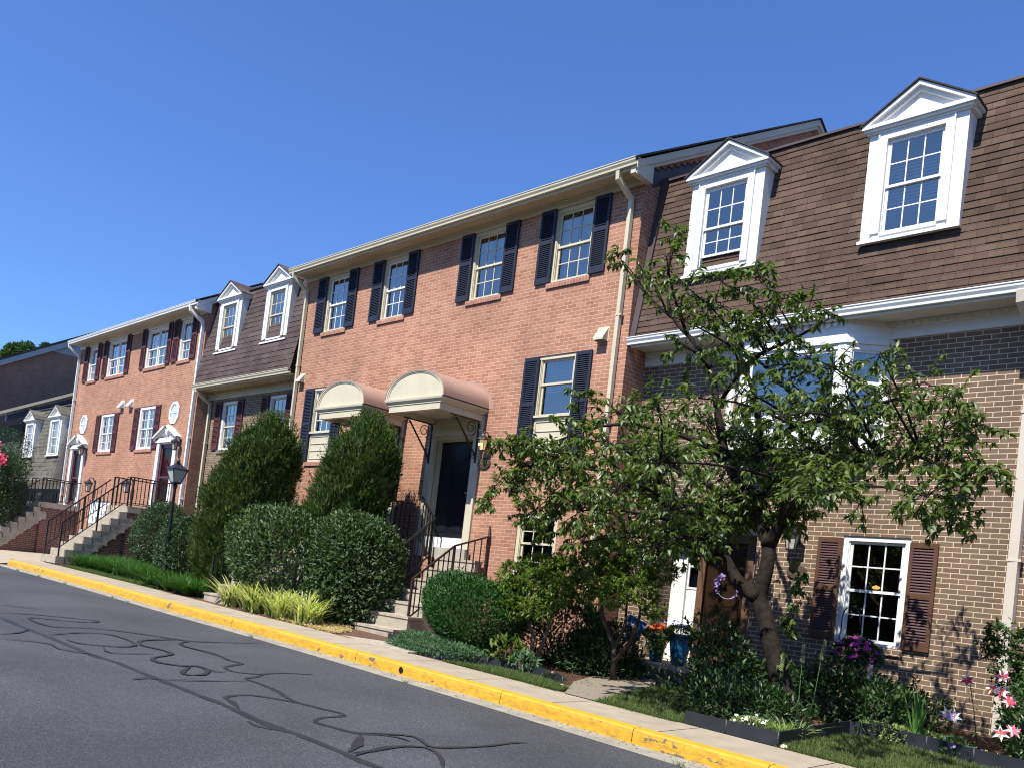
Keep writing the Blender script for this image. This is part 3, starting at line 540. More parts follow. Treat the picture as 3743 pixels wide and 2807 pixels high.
    T.build('tympanum', C['cream'], AW)
    F = MB(); fa, fb = a+.03, b-.0
    def frus(z0, o0, z1, o1):
        F.add([(fa-o0, yf-o0*.6, z0), (fb+o0, yf-o0*.6, z0), (fb+o1, yf-o1*.6, z1), (fa-o1, yf-o1*.6, z1)], [(0, 1, 2, 3)])
        F.add([(fb+o0, yf-o0*.6, z0), (fb+o0, YW-.002, z0), (fb+o1, YW-.002, z1), (fb+o1, yf-o1*.6, z1)], [(0, 1, 2, 3)])
        F.add([(fa-o0, YW-.002, z0), (fa-o0, yf-o0*.6, z0), (fa-o1, yf-o1*.6, z1), (fa-o1, YW-.002, z1)], [(0, 1, 2, 3)])
    for a_, o0, b_, o1 in ((3.225, .0, 3.225, .022), (3.225, .022, 3.245, .022), (3.245, .022, 3.262, .045), (3.262, .045, 3.295, .088), (3.295, .088, 3.325, .10), (3.325, .10, 3.345, .10)): frus(a_, o0, b_, o1)
    F.add([(fa-.1, yf-.06, 3.345), (fb+.1, yf-.06, 3.345), (fb+.1, YW-.002, 3.345), (fa-.1, YW-.002, 3.345)], [(0, 1, 2, 3)])
    for o, z0, z1 in ((0, 3.10, 3.225),):
        F.box(fa-o, fb+o, yf-o*.6, yf-o*.6+.05, z0, z1); F.box(fb+o-.05, fb+o, yf-o*.6+.05, YW-.056, z0, z1); F.box(fa-o, fa-o+.05, yf-o*.6+.05, YW-.056, z0, z1)
    F.box(fa+.05, fb-.05, yf+.05, YW-.08, 3.20, 3.22)
    F.box(fa+.05, fa+.14, yf+.05, YW-.08, 3.11, 3.20); F.box(fb-.14, fb-.05, yf+.05, YW-.08, 3.11, 3.20); F.box(fa+.14, fb-.14, yf+.05, yf+.15, 3.11, 3.20)
    F.build('awning_fascia', C['cream'], AW)
    for X in (a+.09, b-.06):
        B = MB(); yy = YW-.07
        B.tube([(X, yy, 2.28), (X, yy, 3.10)], .014, sq=True); B.tube([(X, yy, 3.095), (X, yy-.78, 3.095)], .011, sq=True); B.tube([(X, yy-.02, 2.42), (X, yy-.62, 3.06)], .013, sq=True)
        def spiral(cy, cz, r, t0, turns, sgn=1, k=18): return [(X, cy+sgn*r*(1-.72*i/k)*math.cos(t0+turns*2*math.pi*i/k), cz+r*(1-.72*i/k)*math.sin(t0+turns*2*math.pi*i/k)) for i in range(k+1)]
        B.tube(spiral(yy-.2, 2.93, .15, -1.2, 1.5), .009, 5); B.tube(spiral(yy-.66, 3.03, .055, -.4, 1.3, -1), .008, 5); B.tube(spiral(yy-.05, 2.39, .05, 1.6, 1.2), .008, 5)
        B.build('scroll_bracket', C['iron'], AW)
wall_lamp(HM, -11.76, 2.60, YW, 1.35, True)
P = MB(); P.exty([(-11.81+.16*math.cos(t*math.pi/12), 2.27+.11*math.sin(t*math.pi/12)) for t in range(24)], YW-.03, YW-.002)
P.exty([(-11.81+.14*math.cos(t*math.pi/12), 2.27+.09*math.sin(t*math.pi/12)) for t in range(24)], YW-.036, YW-.0301)
PL = P.build('house_number_plaque', mat('dark_bronze', (.07, .045, .028), .5, .5, .3, 20), HM)
def text(s, loc, size, m, parent, rot=(math.pi/2, 0, 0), ext=.004, name='lettering', font_shear=0):
    cu = bpy.data.curves.new(name, 'FONT'); cu.body = s; cu.size = size; cu.extrude = ext; cu.align_x = 'CENTER'; cu.align_y = 'CENTER'; cu.shear = font_shear
    o = bpy.data.objects.new(name, cu); COL.objects.link(o)
    dg = bpy.context.evaluated_depsgraph_get(); me = bpy.data.meshes.new_from_object(o.evaluated_get(dg)); bpy.data.objects.remove(o)
    t = bpy.data.objects.new(name, me); COL.objects.link(t); me.materials.clear(); me.materials.append(m)
    t.parent = parent; t.location = Vector(loc)-wloc(parent); t.rotation_euler = rot; return t
text('5503', (-11.81, YW-.042, 2.28), .13, C['brass'], PL, font_shear=.15)
# ---------------- mansard houses
def mansard(name, label, x0, x1, zg, yg, zt, yt, wallm, shm, pitch, trim, gm, Yw, holes, zb=-1.6, xw0=None, capx=None, capm=None, ridge=True, lcap=True):
    H = thing(name, ((x0+x1)/2, Yw, zb+.4), label, 'house')
    yf = lambda z: yg+.06+(z-zg)*(yt-yg-.06)/(zt-zg)
    mb = MB(); wall_holes(mb, xw0 or x0, x1, zb, zg-.05, Yw, holes); mb.build('wall', MATS[wallm], H)
    c = MB(); courses(c, x0, x1, zg-.03, zt, yf, pitch)
    roof_slab(c, x0, x1, yt-.01, zt+.0, 17.6, zt+2.55, .02); roof_slab(c, x0, x1, 24, zt, 17.6, zt+2.55, .02)
    c.build('mansard_roof', MATS[shm], H)
    e = MB(); e.box(x0, x1, yt-.05, yt+.04, zt-.005, zt+.03); e.build('ridge_trim', C['flash'], H)
    gutter(H, x0-.02, x1, yg-.02, zg, gm)
    s = MB(); s.box(x0+.02, x1, yg+.09, Yw, zg-.13, zg-.11); s.box(x0+.02, x1, yg+.07, yg+.09, zg-.16, zg-.0)
    s.build('soffit', C['wsoffit'] if trim is C['white'] else C['soffit'], H)
    f = MB(); zl = zg-.36; f.box(xw0 or x0, x1, Yw-.03, Yw, zl, zg-.13); f.box(xw0 or x0, x1, Yw-.06, Yw-.03, zl+.16, zg-.13)
    x = x0+.05
    while x < x1-.1: f.box(x, x+.055, Yw-.085, Yw-.06, zl+.165, zg-.145); x += .105
    f.build('dentil_frieze', trim, H)
    if capx:   # triangular end of the mansard overhang
        k = MB(); pr_ = [(yg+.06, zg-.1), (yf(zt-.3), zt-.3), (Yw, zt-.3), (Yw, zg-.1)]
        k.extx(pr_, capx-.02, capx); k.build('mansard_end', capm, H)
    return H, yf
# right house
hr = [(-5.06, -4.17, -.26, 1.24), (-8.08, -6.35, -.95, 1.50)]
HR, yfR = mansard('mansard_townhouse', 'brown brick townhouse with brown shingled mansard and white bay window', -8.73, 1.5, 4.36, 11.78, 7.24, 12.31, 'brown_brick', 'brown_shingle', .108, C['white'], C['white'], YR, hr)
t = MB(); t.extx([(11.80, 4.30), (11.88, 4.30), (12.36, 7.26), (12.26, 7.30)], -8.735, -8.62); t.build('rake_flashing', C['flash'], HR)
dormer(HR, -5.085, -3.835, 5.27, 6.88, 7.38, 11.93, yfR, C['white'], C['vinyl'], MATS['dark_shingle'], blindh=6.35)
dormer(HR, -7.88, -6.63, 5.27, 6.88, 7.38, 11.93, yfR, C['white'], C['vinyl'], MATS['dark_shingle'], inside='none', open_=True)
for X in (-1.9, .6): dormer(HR, X, X+1.24, 5.27, 6.88, 7.38, 11.93, yfR, C['white'], C['vinyl'], MATS['dark_shingle'], blindh=6.35)
window(HR, -5.06, -4.17, -.26, 1.24, YR, C['white'], C['vinyl'], inside='none', meet=.48, sill=MATS['brown_brick'], lampshow=True, cw=.07)
shutter(HR, -5.40, -5.065, -.25, 1.20, YR, C['brownsh'], C['louvre'], mid=.5); shutter(HR, -4.165, -3.82, -.25, 1.18, YR, C['brownsh'], C['louvre'], mid=.5)
downspout(HR, [(-3.02, 11.83, 4.26), (-3.02, 11.84, 4.15), (-2.95, 12.28, 3.8), (-2.95, 12.3, 3.6), (-2.95, 12.3, -1.15)], mat('almond_paint', (.50, .45, .38), .4, .4, .03), .055)
# recessed doorway
d = MB(); Yd = 12.95; wm = MATS['brown_brick']
MB().quad((-8.08, YR+.12, -.95), (-8.08, Yd, -.95), (-8.08, Yd, 1.5), (-8.08, YR+.12, 1.5)).build('doorway_return', wm, HR); MB().quad((-6.35, YR+.12, -.95), (-6.35, YR+.12, 1.5), (-6.35, Yd, 1.5), (-6.35, Yd, -.95)).build('doorway_return', wm, HR)
MB().box(-8.08, -6.35, YR+.0, Yd, 1.5, 1.53).build('doorway_ceiling', C['white'], HR)
d.box(-8.08, -7.83, Yd-.06, Yd, -.95, 1.5); d.box(-7.83, -7.80, Yd-.08, Yd, -.95, 1.5); d.box(-6.62, -6.35, Yd-.06, Yd, -.95, 1.5); d.box(-7.57, -6.62, Yd-.06, Yd, 1.22, 1.5)
d.box(-7.80, -7.57, Yd-.02, Yd, -.95, .27); d.box(-7.80, -7.77, Yd-.03, Yd, .27, 1.5); d.box(-7.60, -7.57, Yd-.03, Yd, .27, 1.5)
for z in (.27, .64, 1.02): d.box(-7.77, -7.60, Yd-.03, Yd, z, z+.035)
d.box(-7.76, -7.62, Yd-.028, Yd-.02, -.62, -.05); d.box(-7.745, -7.635, Yd-.034, Yd-.028, -.60, -.07)
SR = d.build('door_surround', C['white'], HR)
q = MB(); q.quad((-7.77, Yd-.01, .3), (-7.6, Yd-.01, .3), (-7.6, Yd-.01, 1.5), (-7.77, Yd-.01, 1.5)); q.build('sidelight_pane', MATS['storm_glass'], SR)
q = MB(); q.quad((-7.8, Yd+.05, .2), (-7.57, Yd+.05, .2), (-7.57, Yd+.05, 1.5), (-7.8, Yd+.05, 1.5)); q.build('sidelight_backing', C['dark'], SR)
dm = MB(); dm.box(-7.50, -6.66, Yd-.02, Yd+.02, -.80, 1.22); door6(dm, -7.50, -6.66, -.80, 1.22, Yd-.02); DR = dm.build('front_door', C['brown'], HR)
sd = MB(); y0, y1 = Yd-.10, Yd-.065
sd.box(-7.57, -7.45, y0, y1, -.86, 1.22); sd.box(-6.74, -6.62, y0, y1, -.86, 1.22); sd.box(-7.45, -6.74, y0, y1, -.86, -.72); sd.box(-7.45, -6.74, y0, y1, 1.08, 1.22)
ST = sd.build('storm_door', C['brown'], HR)
MB().box(-7.57, -6.62, y0-.004, y1, -.93, -.861).build('kick_plate', C['brass'], ST)
q = MB(); q.quad((-7.45, y0+.02, -.72), (-6.74, y0+.02, -.72), (-6.74, y0+.02, 1.08), (-7.45, y0+.02, 1.08)); q.build('storm_glass', MATS['storm_glass'], ST)
MB().tube([(-6.68, y0-.03, .05), (-6.68, y0-.03, .28)], .009, 6).box(-6.69, -6.67, y0-.03, y0, .05, .07).build('door_handle', mat('steel', (.6, .6, .6), .25, .5, metal=.9), ST)
wl = wall_lamp(HR, -5.72, 1.10, YR, 1.5)
P = MB(); P.exty([(-5.68+.15*math.cos(t*math.pi/12), .67+.10*math.sin(t*math.pi/12)) for t in range(24)], YR-.03, YR-.002); P.build('oval_plaque', MATS['dark_bronze'], HR)
# bay window
bx = [(-7.12, YR), (-6.66, 11.95), (-5.13, 11.95), (-4.66, YR)]
B = MB()
def bayband(z0, z1, o): 
    p = [(-7.12-o*1.2, YR), (-6.66-o*.5, 11.95-o), (-5.13+o*.5, 11.95-o), (-4.66+o*1.2, YR)]; B.extz(p, z0, z1)
bayband(3.97, 4.25, 0.0); bayband(3.90, 3.97, .02); bayband(2.46, 2.78, 0); bayband(2.78, 2.82, .04); bayband(2.43, 2.46, .05)
segs = [(bx[0], bx[1]), (bx[1], bx[2]), (bx[2], bx[3])]
BW = None
def seg_box(mb, p, q, t0, t1, z0, z1, inn, thick):
    P, Q = Vector((*p, 0)), Vector((*q, 0)); dd = (Q-P); ln = dd.length; dd /= ln; nn = Vector((-dd.y, dd.x, 0))
    if nn.y < 0: nn = -nn
    a = P+dd*t0+nn*inn; b = P+dd*t1+nn*inn
    vs = [a, b, b+nn*thick, a+nn*thick]; mb.add([(v.x, v.y, z) for z in (z0, z1) for v in vs], [(0, 3, 2, 1), (4, 5, 6, 7), (0, 1, 5, 4), (1, 2, 6, 5), (2, 3, 7, 6), (3, 0, 4, 7)])
for i, (p, q) in enumerate(segs):
    ln = math.dist(p, q); cw = .11 if i == 1 else .09
    seg_box(B, p, q, 0, cw, 2.82, 3.90, 0, .08); seg_box(B, p, q, ln-cw, ln, 2.82, 3.90, 0, .08); seg_box(B, p, q, cw, ln-cw, 3.82, 3.90, 0.01, .07); seg_box(B, p, q, cw, ln-cw, 2.82, 2.90, 0.01, .07)
BW = B.build('bay_window', C['white'], HR)
gm = MB(); pn = MB(); sh_ = MB(); bl = MB(); dk = MB()
for i, (p, q) in enumerate(segs):
    ln = math.dist(p, q); cw = .11 if i == 1 else .09
    def at(t, inn): 
        P, Q = Vector((*p, 0)), Vector((*q, 0)); dd = (Q-P).normalized(); nn = Vector((-dd.y, dd.x, 0)); nn = nn if nn.y > 0 else -nn
        v = P+dd*t+nn*inn; return v.x, v.y
    seg_box(sh_, p, q, cw, cw+.035, 2.90, 3.82, .03, .03); seg_box(sh_, p, q, ln-cw-.035, ln-cw, 2.90, 3.82, .03, .03); seg_box(sh_, p, q, cw+.035, ln-cw-.035, 3.785, 3.82, .03, .03); seg_box(sh_, p, q, cw+.035, ln-cw-.035, 2.90, 2.94, .03, .03)
    a, b = at(cw+.03, .045), at(ln-cw-.03, .045); pn.quad((*a, 2.92), (*b, 2.92), (*b, 3.8), (*a, 3.8))
    if i != 1:
        seg_box(sh_, p, q, cw+.035, ln-cw-.035, 3.34, 3.39, .03, .03); seg_box(gm, p, q, ln/2-.008, ln/2+.008, 2.94, 3.785, .05, .006); seg_box(gm, p, q, cw+.035, ln-cw-.035, 3.58, 3.596, .0495, .007)
    else:
        z = 3.8
        while z > 2.95:
            a, b = at(cw+.03, .10), at(ln-cw-.03, .10); a2, b2 = at(cw+.03, .125), at(ln-cw-.03, .125)
            bl.quad((*a2, z), (*b2, z), (*b, z-.03), (*a, z-.03)); z -= .062
    a, b = at(0, .3), at(ln, .3); dk.quad((*a, 2.8), (*b, 2.8), (*b, 4), (*a, 4))
sh_.build('sash', C['vinyl'], BW); pn.build('glass_pane', MATS['window_glass'], BW); gm.build('muntins', C['vinyl'], BW); bl.build('blind', C['blind'], BW); dk.build('room_interior', C['dark'], BW)
bd = MB(); x = -7.0
while x < -4.8: 
    if -6.68 < x < -5.2: bd.box(x, x+.055, 11.905, 11.949, 4.14, 4.22)
    x += .105
bd.build('dentils', C['white'], BW)
for X in (-6.7, -5.17):
    b = MB(); b.extx([(YR, 2.43), (12.08, 2.43), (12.12, 2.34), (12.24, 2.24), (12.30, 2.16), (YR, 2.14)], X-.05, X+.05); b.build('bay_bracket', C['white'], BW)
# middle house between the salmon blocks
YM = 12.17
hm = [(-23.36, -22.44, 2.90, 4.33), (-20.74, -19.85, 2.90, 4.33)]
HB, yfM = mansard('mansard_townhouse', 'tan brick townhouse with plum shingled mansard, two cream dormers and maroon shutters', -24.28, -19.02, 4.79, 11.57, 7.50, 12.10, 'tan_brick', 'plum_shingle', .150, C['cream'], C['cream'], YM, hm, capx=None)
for a, b in ((-23.56, -22.28), (-20.96, -19.70)):
    dormer(HB, a, b, 5.68, 7.26, 7.74, 11.80, yfM, C['cream'] if False else C['white'], C['cream'], MATS['plum_shingle'], inside='curtain')
for a, b, c_, d_ in hm:
    window(HB, a, b, c_, d_, YM, C['white'], C['cream'], sill=MATS['tan_brick']); shutter(HB, a-.36, a-.01, c_+.02, 4.34, YM, C['maroon']); shutter(HB, b+.01, b+.36, c_+.02, 4.34, YM, C['maroon'])
downspout(HB, [(-24.10, 11.62, 4.69), (-24.08, 11.63, 4.6), (-24.02, 12.08, 4.30), (-24.02, 12.1, 4.15), (-24.02, 12.1, -.9)], C['cream'], .04)
# left block
LW = [(-33.62, -32.72), (-31.78, -30.10), (-28.48, -26.84), (-26.0, -25.14)]
LH = [(a, b, 5.72, 7.03) for a, b in LW]+[(-31.68, -30.38, 2.98, 4.36), (-28.36, -27.06, 2.98, 4.42)]
LD = [(-33.93, -32.95), (-26.35, -25.38)]
LH += [(a, b, .94, 3.20) for a, b in LD]+[(-31.75, -29.9, -.85, 1.22)]
HL = brick_block('brick_townhouse', 'orange brick townhouse block with maroon shutters and white pedimented doors', -34.6, -24.3, 'orange_brick', LH, C['white'], C['soffit'], gutter_m=C['white'])
for i, (a, b) in enumerate(LW): window(HL, a, b, 5.72, 7.03, YW, C['white'], C['vinyl'], sill=MATS['soldier_brick'], double=(i in (1, 2)), cw=.08, grid=(2, 2) if i in (1, 2) else (3, 2))
for a, b in ((-34.03, -33.64), (-32.76, -32.40), (-32.15, -31.79), (-30.10, -29.76), (-28.83, -28.49), (-26.84, -26.54), (-26.42, -26.02), (-25.16, -24.80)): shutter(HL, a, b, 5.71, 7.08, YW, C['maroon'], mid=.56)
for (a, b, c_, d_) in LH[4:6]: window(HL, a, b, c_, d_, YW, C['white'], C['vinyl'], sill=MATS['soldier_brick'], double=True, cw=.1, grid=(2, 2)); shutter(HL, a-.36, a, c_, d_-.02, YW, C['maroon']); shutter(HL, b, b+.36, c_, d_-.02, YW, C['maroon'])
vent(HL, -30.0, -29.72, 4.48, 4.73, YW, C['white']); vent(HL, -29.24, -28.97, 4.47, 4.72, YW, C['white'])
for (cx) in (-33.3, -25.72):
    o = MB(); R1, R2 = .36, .29
    oc = [(cx+R1*math.cos(math.pi/8+k*math.pi/4), 4.08+R1*1.05*math.sin(math.pi/8+k*math.pi/4)) for k in range(8)]; oi = [(cx+(x-cx)*.72, 4.08+(z-4.08)*.76) for x, z in oc]
    for k in range(8):
        l = (k+1) % 8
        for (yy) in (YW-.03,): o.quad((oc[k][0], yy, oc[k][1]), (oi[k][0], yy, oi[k][1]), (oi[l][0], yy, oi[l][1]), (oc[l][0], yy, oc[l][1]))
        o.quad((oc[k][0], YW, oc[k][1]), (oc[k][0], YW-.03, oc[k][1]), (oc[l][0], YW-.03, oc[l][1]), (oc[l][0], YW, oc[l][1])); o.quad((oi[k][0], YW-.03, oi[k][1]), (oi[k][0], YW-.006, oi[k][1]), (oi[l][0], YW-.006, oi[l][1]), (oi[l][0], YW-.03, oi[l][1]))
    O = o.build('octagon_window', C['white'], HL)
    g = MB(); g.add([(x, YW-.008, z) for x, z in oi], [tuple(range(8))]); g.build('glass_pane', mat('frosted_glass', (.45, .52, .58), .1, .8, .2, 4), O)
    g = MB(); g.box(cx-.01, cx+.01, YW-.02, YW-.0085, 3.82, 4.34); g.box(cx-.25, cx+.25, YW-.0205, YW-.009, 4.07, 4.09); g.build('muntins', C['white'], O)
    g = MB()
    for k in range(8):
        l = (k+1) % 8; e = 1.22
        g.quad((cx+(oc[k][0]-cx)*e, YW-.006, 4.08+(oc[k][1]-4.08)*e), (oc[k][0], YW-.006, oc[k][1]), (oc[l][0], YW-.006, oc[l][1]), (cx+(oc[l][0]-cx)*e, YW-.006, 4.08+(oc[l][1]-4.08)*e))
    g.build('brick_surround', MATS['soldier_brick'], O)
for a, b in LD:
    y = YW; s = MB()
    s.box(a-.20, a, y-.07, y+.05, .98, 3.14); s.box(b, b+.22, y-.07, y+.05, .98, 3.14); s.box(a-.23, a+.01, y-.085, y-.07, .98, 1.3); s.box(b-.01, b+.25, y-.085, y-.07, .98, 1.3)
    s.box(a, b, y-.05, y+.05, 3.10, 3.14); s.box(a-.26, b+.28, y-.10, y, 3.141, 3.28)
    cx = (a+b)/2+.01; za = 3.72
    for sg in (1, -1):     # broken pediment rakes
        xe = a-.34 if sg > 0 else b+.36; xi = cx-sg*.10
        zi = 3.28+(za-3.28)*abs(xi-xe)/abs(cx-xe)
        for yy, t0, t1 in ((-.20, 0, .05), (-.15, .05, .10), (-.10, .10, .15)):
            vs = [(x, yv, z) for yv in (y+yy, y) for x, z in ((xe, 3.30-t0), (xi, zi-t0), (xi, zi-t1-.03), (xe, 3.30-t1))]
            s.add(vs, [(0, 1, 2, 3), (7, 6, 5, 4), (0, 4, 5, 1), (1, 5, 6, 2), (3, 2, 6, 7), (0, 3, 7, 4)])
    s.add([(a-.3, y-.03, 3.28), (b+.32, y-.03, 3.28), (cx, y-.03, za-.12)], [(0, 1, 2)])
    s.lathe((cx, y-.09, 3.30), [(.05, 0), (.03, .06), (.075, .14), (.06, .22), (.02, .27), (.035, .33), (.01, .4)], 10)
    S = s.build('door_surround', C['white'], HL)
    MB().box(a-.2, b+.22, y-.09, y+.06, .942, .979).build('threshold', C['white'], S)
    dm = MB(); dm.box(a, a+.10, y+.02, y+.06, .98, 3.10); dm.box(b-.13, b, y+.02, y+.06, .98, 3.10); dm.box(a+.1, b-.13, y+.02, y+.06, .98, 1.15); dm.box(a+.1, b-.13, y+.02, y+.06, 2.02, 2.08); dm.box(a+.1, b-.13, y+.02, y+.06, 2.98, 3.10)
    D = dm.build('storm_door', C['mdoor'], HL)
    q = MB(); q.quad((a+.1, y+.04, 1.15), (b-.13, y+.04, 1.15), (b-.13, y+.04, 2.98), (a+.1, y+.04, 2.98)); q.build('storm_glass', MATS['storm_glass'], D)
    q = MB(); q.box(a, b, y+.10, y+.119, .98, 3.10); q.build('front_door', mat('deep_maroon', (.05, .012, .016), .5, .4), HL)
wall_lamp(HL, -32.66, 3.0, YW, 1.6); wall_lamp(HL, -25.0, 2.98, YW, 1.5); wall_lamp(HL, -31.42, 1.66, YW, 1.8); wall_lamp(HL, -28.1, 1.66, YW, 1.8)
g = MB(); g.box(-31.75, -29.9, YW+.05, YW+.11, -.9, 1.22)
for k in range(4): g.box(-31.7, -29.95, YW+.042, YW+.05, -.8+k*.52, -.34+k*.52)
g.build('garage_door', mat('bright_white', (.75, .80, .88), .5, .3, .03), HL)
downspout(HL, [(-24.55, 11.33, 7.18), (-24.52, 11.34, 7.02), (-24.42, 11.72, 6.75), (-24.42, 11.74, 6.55), (-24.42, 11.74, -.8)], C['white'], .045)
downspout(HL, [(-34.60, 11.33, 7.18), (-34.60, 11.34, 7.05), (-34.52, 11.72, 6.78), (-34.52, 11.74, 6.6), (-34.52, 11.74, -.8)], C['white'], .045)
step_flash(HL, -24.295, 12.0, 7.62, 17.4, 10.3)
# grey mansard house further down
HG, yfG = mansard('mansard_townhouse', 'grey shingled mansard house with two narrow dormers beyond the orange brick block', -39.95, -34.68, 2.02, 11.36, 4.95, 11.90, 'green_brick', 'grey_shingle', .165, C['white'], C['tan'], 12.17, [(-38.9, -38.0, -.4, 1.5), (-36.3, -35.4, -.4, 1.5)], capx=-34.66, capm=C['tan'])
for a, b in ((-39.2, -37.93), (-36.18, -34.86)): dormer(HG, a, b, 2.88, 4.42, 4.86, 11.52, yfG, C['white'], C['vinyl'], MATS['grey_shingle'], inside='curtain')
for a, b in ((-38.9, -38.0), (-36.3, -35.4)): window(HG, a, b, -.4, 1.5, 12.17, C['tan'], C['tan'], inside='none'); shutter(HG, a-.36, a, -.4, 1.5, 12.17, C['navy']); shutter(HG, b, b+.36, -.4, 1.5, 12.17, C['navy'])
# dark green gabled house and the tall brown gable behind
HK = thing('gabled_house', (-43, YW, -1), 'dark green brick house gable with slate blue rake board at left edge', 'house')
b = MB(); wall_holes(b, -47, -39.97, -1.6, 4.4, YW-.2, [(-43, -42, 2, 3.3)]); b.add([(-39.97, YW-.2, -1.6), (-39.97, 24, -1.6), (-39.97, 24, 4.5), (-39.97, 17.6, 7.85), (-39.97, YW-.2, 4.6+.38)], [(0, 1, 2, 3, 4)]); b.build('wall', MATS['green_brick'], HK)
window(HK, -43, -42, 2, 3.3, YW-.2, C['white'], C['vinyl'])
r = MB(); roof_slab(r, -47, -39.8, 10.9, 4.62, 17.6, 8.05, .1); roof_slab(r, -47, -39.8, 24.4, 4.5, 17.6, 8.05, .1); r.build('roof', MATS['grey_shingle'], HK)
b = MB()
for ya, za, yb, zb in ((10.9, 4.6, 17.6, 8.02), (24.4, 4.5, 17.6, 8.02)): b.add([(x, y, z) for x in (-39.97, -39.85) for y, z in ((ya, za), (yb, zb), (yb, zb-.24), (ya, za-.24))], [(0, 1, 2, 3), (7, 6, 5, 4), (0, 4, 5, 1), (3, 2, 6, 7), (0, 3, 7, 4)])
b.build('rake_board', mat('slate_blue', (.035, .045, .075), .5, .3), HK)
HT = thing('gabled_house', (-55, 14, -1), 'tall brown brick gable with grey siding peak, farthest house at left', 'house')
b = MB(); X = -50; zs = 9.72
b.add([(X, 9, -1.6), (X, 30, -1.6), (X, 30, zs), (X, 15.25, zs), (X, 9, 6.15)], [(0, 1, 2, 3, 4)]); b.add([(-60, 9, -1.6), (X, 9, -1.6), (X, 9, 6.15), (-60, 9, 6.15)], [(0, 1, 2, 3)]); b.build('wall', MATS['umber_brick'], HT)
s = MB(); z = zs; k = 0
ri = lambda z: 15.25+(z-zs)/.583
while z < 12.6:
    z2 = z+.14; s.add([(X+.03, ri(z), z), (X+.03, 30, z), (X+.005, 30, z2), (X+.005, ri(z2), z2)], [(0, 1, 2, 3)]); s.add([(X, ri(z), z), (X, 30, z), (X+.03, 30, z), (X+.03, ri(z), z)], [(0, 1, 2, 3)]); z = z2
s.build('siding', C['bluetrim'], HT)
b = MB(); b.add([(x, y, z) for x in (X, X+.22) for y, z in ((8.6, 5.98), (22, 13.8), (22, 13.5), (8.6, 5.68))], [(0, 1, 2, 3), (7, 6, 5, 4), (0, 4, 5, 1), (3, 2, 6, 7), (0, 3, 7, 4)]); b.build('rake_board', C['bluetrim'], HT)
r = MB(); roof_slab(r, -60, X+.26, 8.5, 5.95, 22, 13.82, .1); r.build('roof', MATS['dark_shingle'], HT)
# ================================================================ GROUND
XT = [-400, -40, -26.3, -25.6, -22.5, -18.8, -15.2, -12.6, -9.7, -6.9, -4.45, 0, 6, 200]
ZT = [-1.05, -1.08, -1.10, -1.11, -1.15, -1.21, -1.30, -1.35, -1.41, -1.45, -1.47, -1.51, -1.56, -1.6]
YT = [7.5, 7.5, 7.5, 7.5, 7.5, 7.55, 7.65, 7.75, 7.8, 7.7, 7.5, 7.2, 6.8, 6.8]
zk = lambda x: float(np.interp(x, XT, ZT)); yk = lambda x: float(np.interp(x, XT, YT))
zw = lambda x: zk(x)+.155
def zg(x, y): return zw(x)+.01+.04*max(0, min(y, 12.4)-(yk(x)+1.0))
XS = sorted(set([-400, -200, -100, -70, -50]+[round(-40+.5*k, 2) for k in range(0, 101)]+[15, 25, 60, 200]))
XS = [x for x in XS]
def strip(name, m, fy0, fy1, fz0, fz1, xs, kind='structure', skirt=0):
    mb = MB()
    for a, b in zip(xs[:-1], xs[1:]):
        mb.quad((a, fy0(a), fz0(a)), (b, fy0(b), fz0(b)), (b, fy1(b), fz1(b)), (a, fy1(a), fz1(a)))
    return mb.build(name, m, kind=kind)
def asphalt():
    M = bpy.data.materials.new('asphalt'); M.use_nodes = True; t = M.node_tree; N = t.nodes; L = t.links; b = N['Principled BSDF']
    b.inputs['Roughness'].default_value = .8; b.inputs['Specular IOR Level'].default_value = .25
    g = N.new('ShaderNodeNewGeometry')
    v = N.new('ShaderNodeTexVoronoi'); v.inputs['Scale'].default_value = 110; L.new(g.outputs['Position'], v.inputs['Vector'])
    n = N.new('ShaderNodeTexNoise'); n.inputs['Scale'].default_value = .6; n.inputs['Detail'].default_value = 6; n.inputs['Distortion'].default_value = .4; L.new(g.outputs['Position'], n.inputs['Vector'])
    sp = N.new('ShaderNodeSeparateColor'); L.new(v.outputs['Color'], sp.inputs[0])
    pw = math_node(N, 'POWER', None, 3.0); L.new(sp.outputs[0], pw.inputs[0])
    a = N.new('ShaderNodeMix'); a.data_type = 'RGBA'; a.inputs[6].default_value = (.037, .039, .046, 1); a.inputs[7].default_value = (.098, .098, .10, 1); L.new(pw.outputs[0], a.inputs[0])
    mr = N.new('ShaderNodeMapRange'); mr.inputs[1].default_value = .3; mr.inputs[2].default_value = .7; mr.inputs[3].default_value = .82; mr.inputs[4].default_value = 1.22; L.new(n.outputs[0], mr.inputs[0])
    s = N.new('ShaderNodeVectorMath'); s.operation = 'SCALE'; L.new(a.outputs[2], s.inputs[0]); L.new(mr.outputs[0], s.inputs['Scale']); L.new(s.outputs[0], b.inputs['Base Color'])
    bp = N.new('ShaderNodeBump'); bp.inputs['Strength'].default_value = .6; bp.inputs['Distance'].default_value = .006; L.new(v.outputs['Distance'], bp.inputs['Height']); L.new(bp.outputs[0], b.inputs['Normal'])
    return M
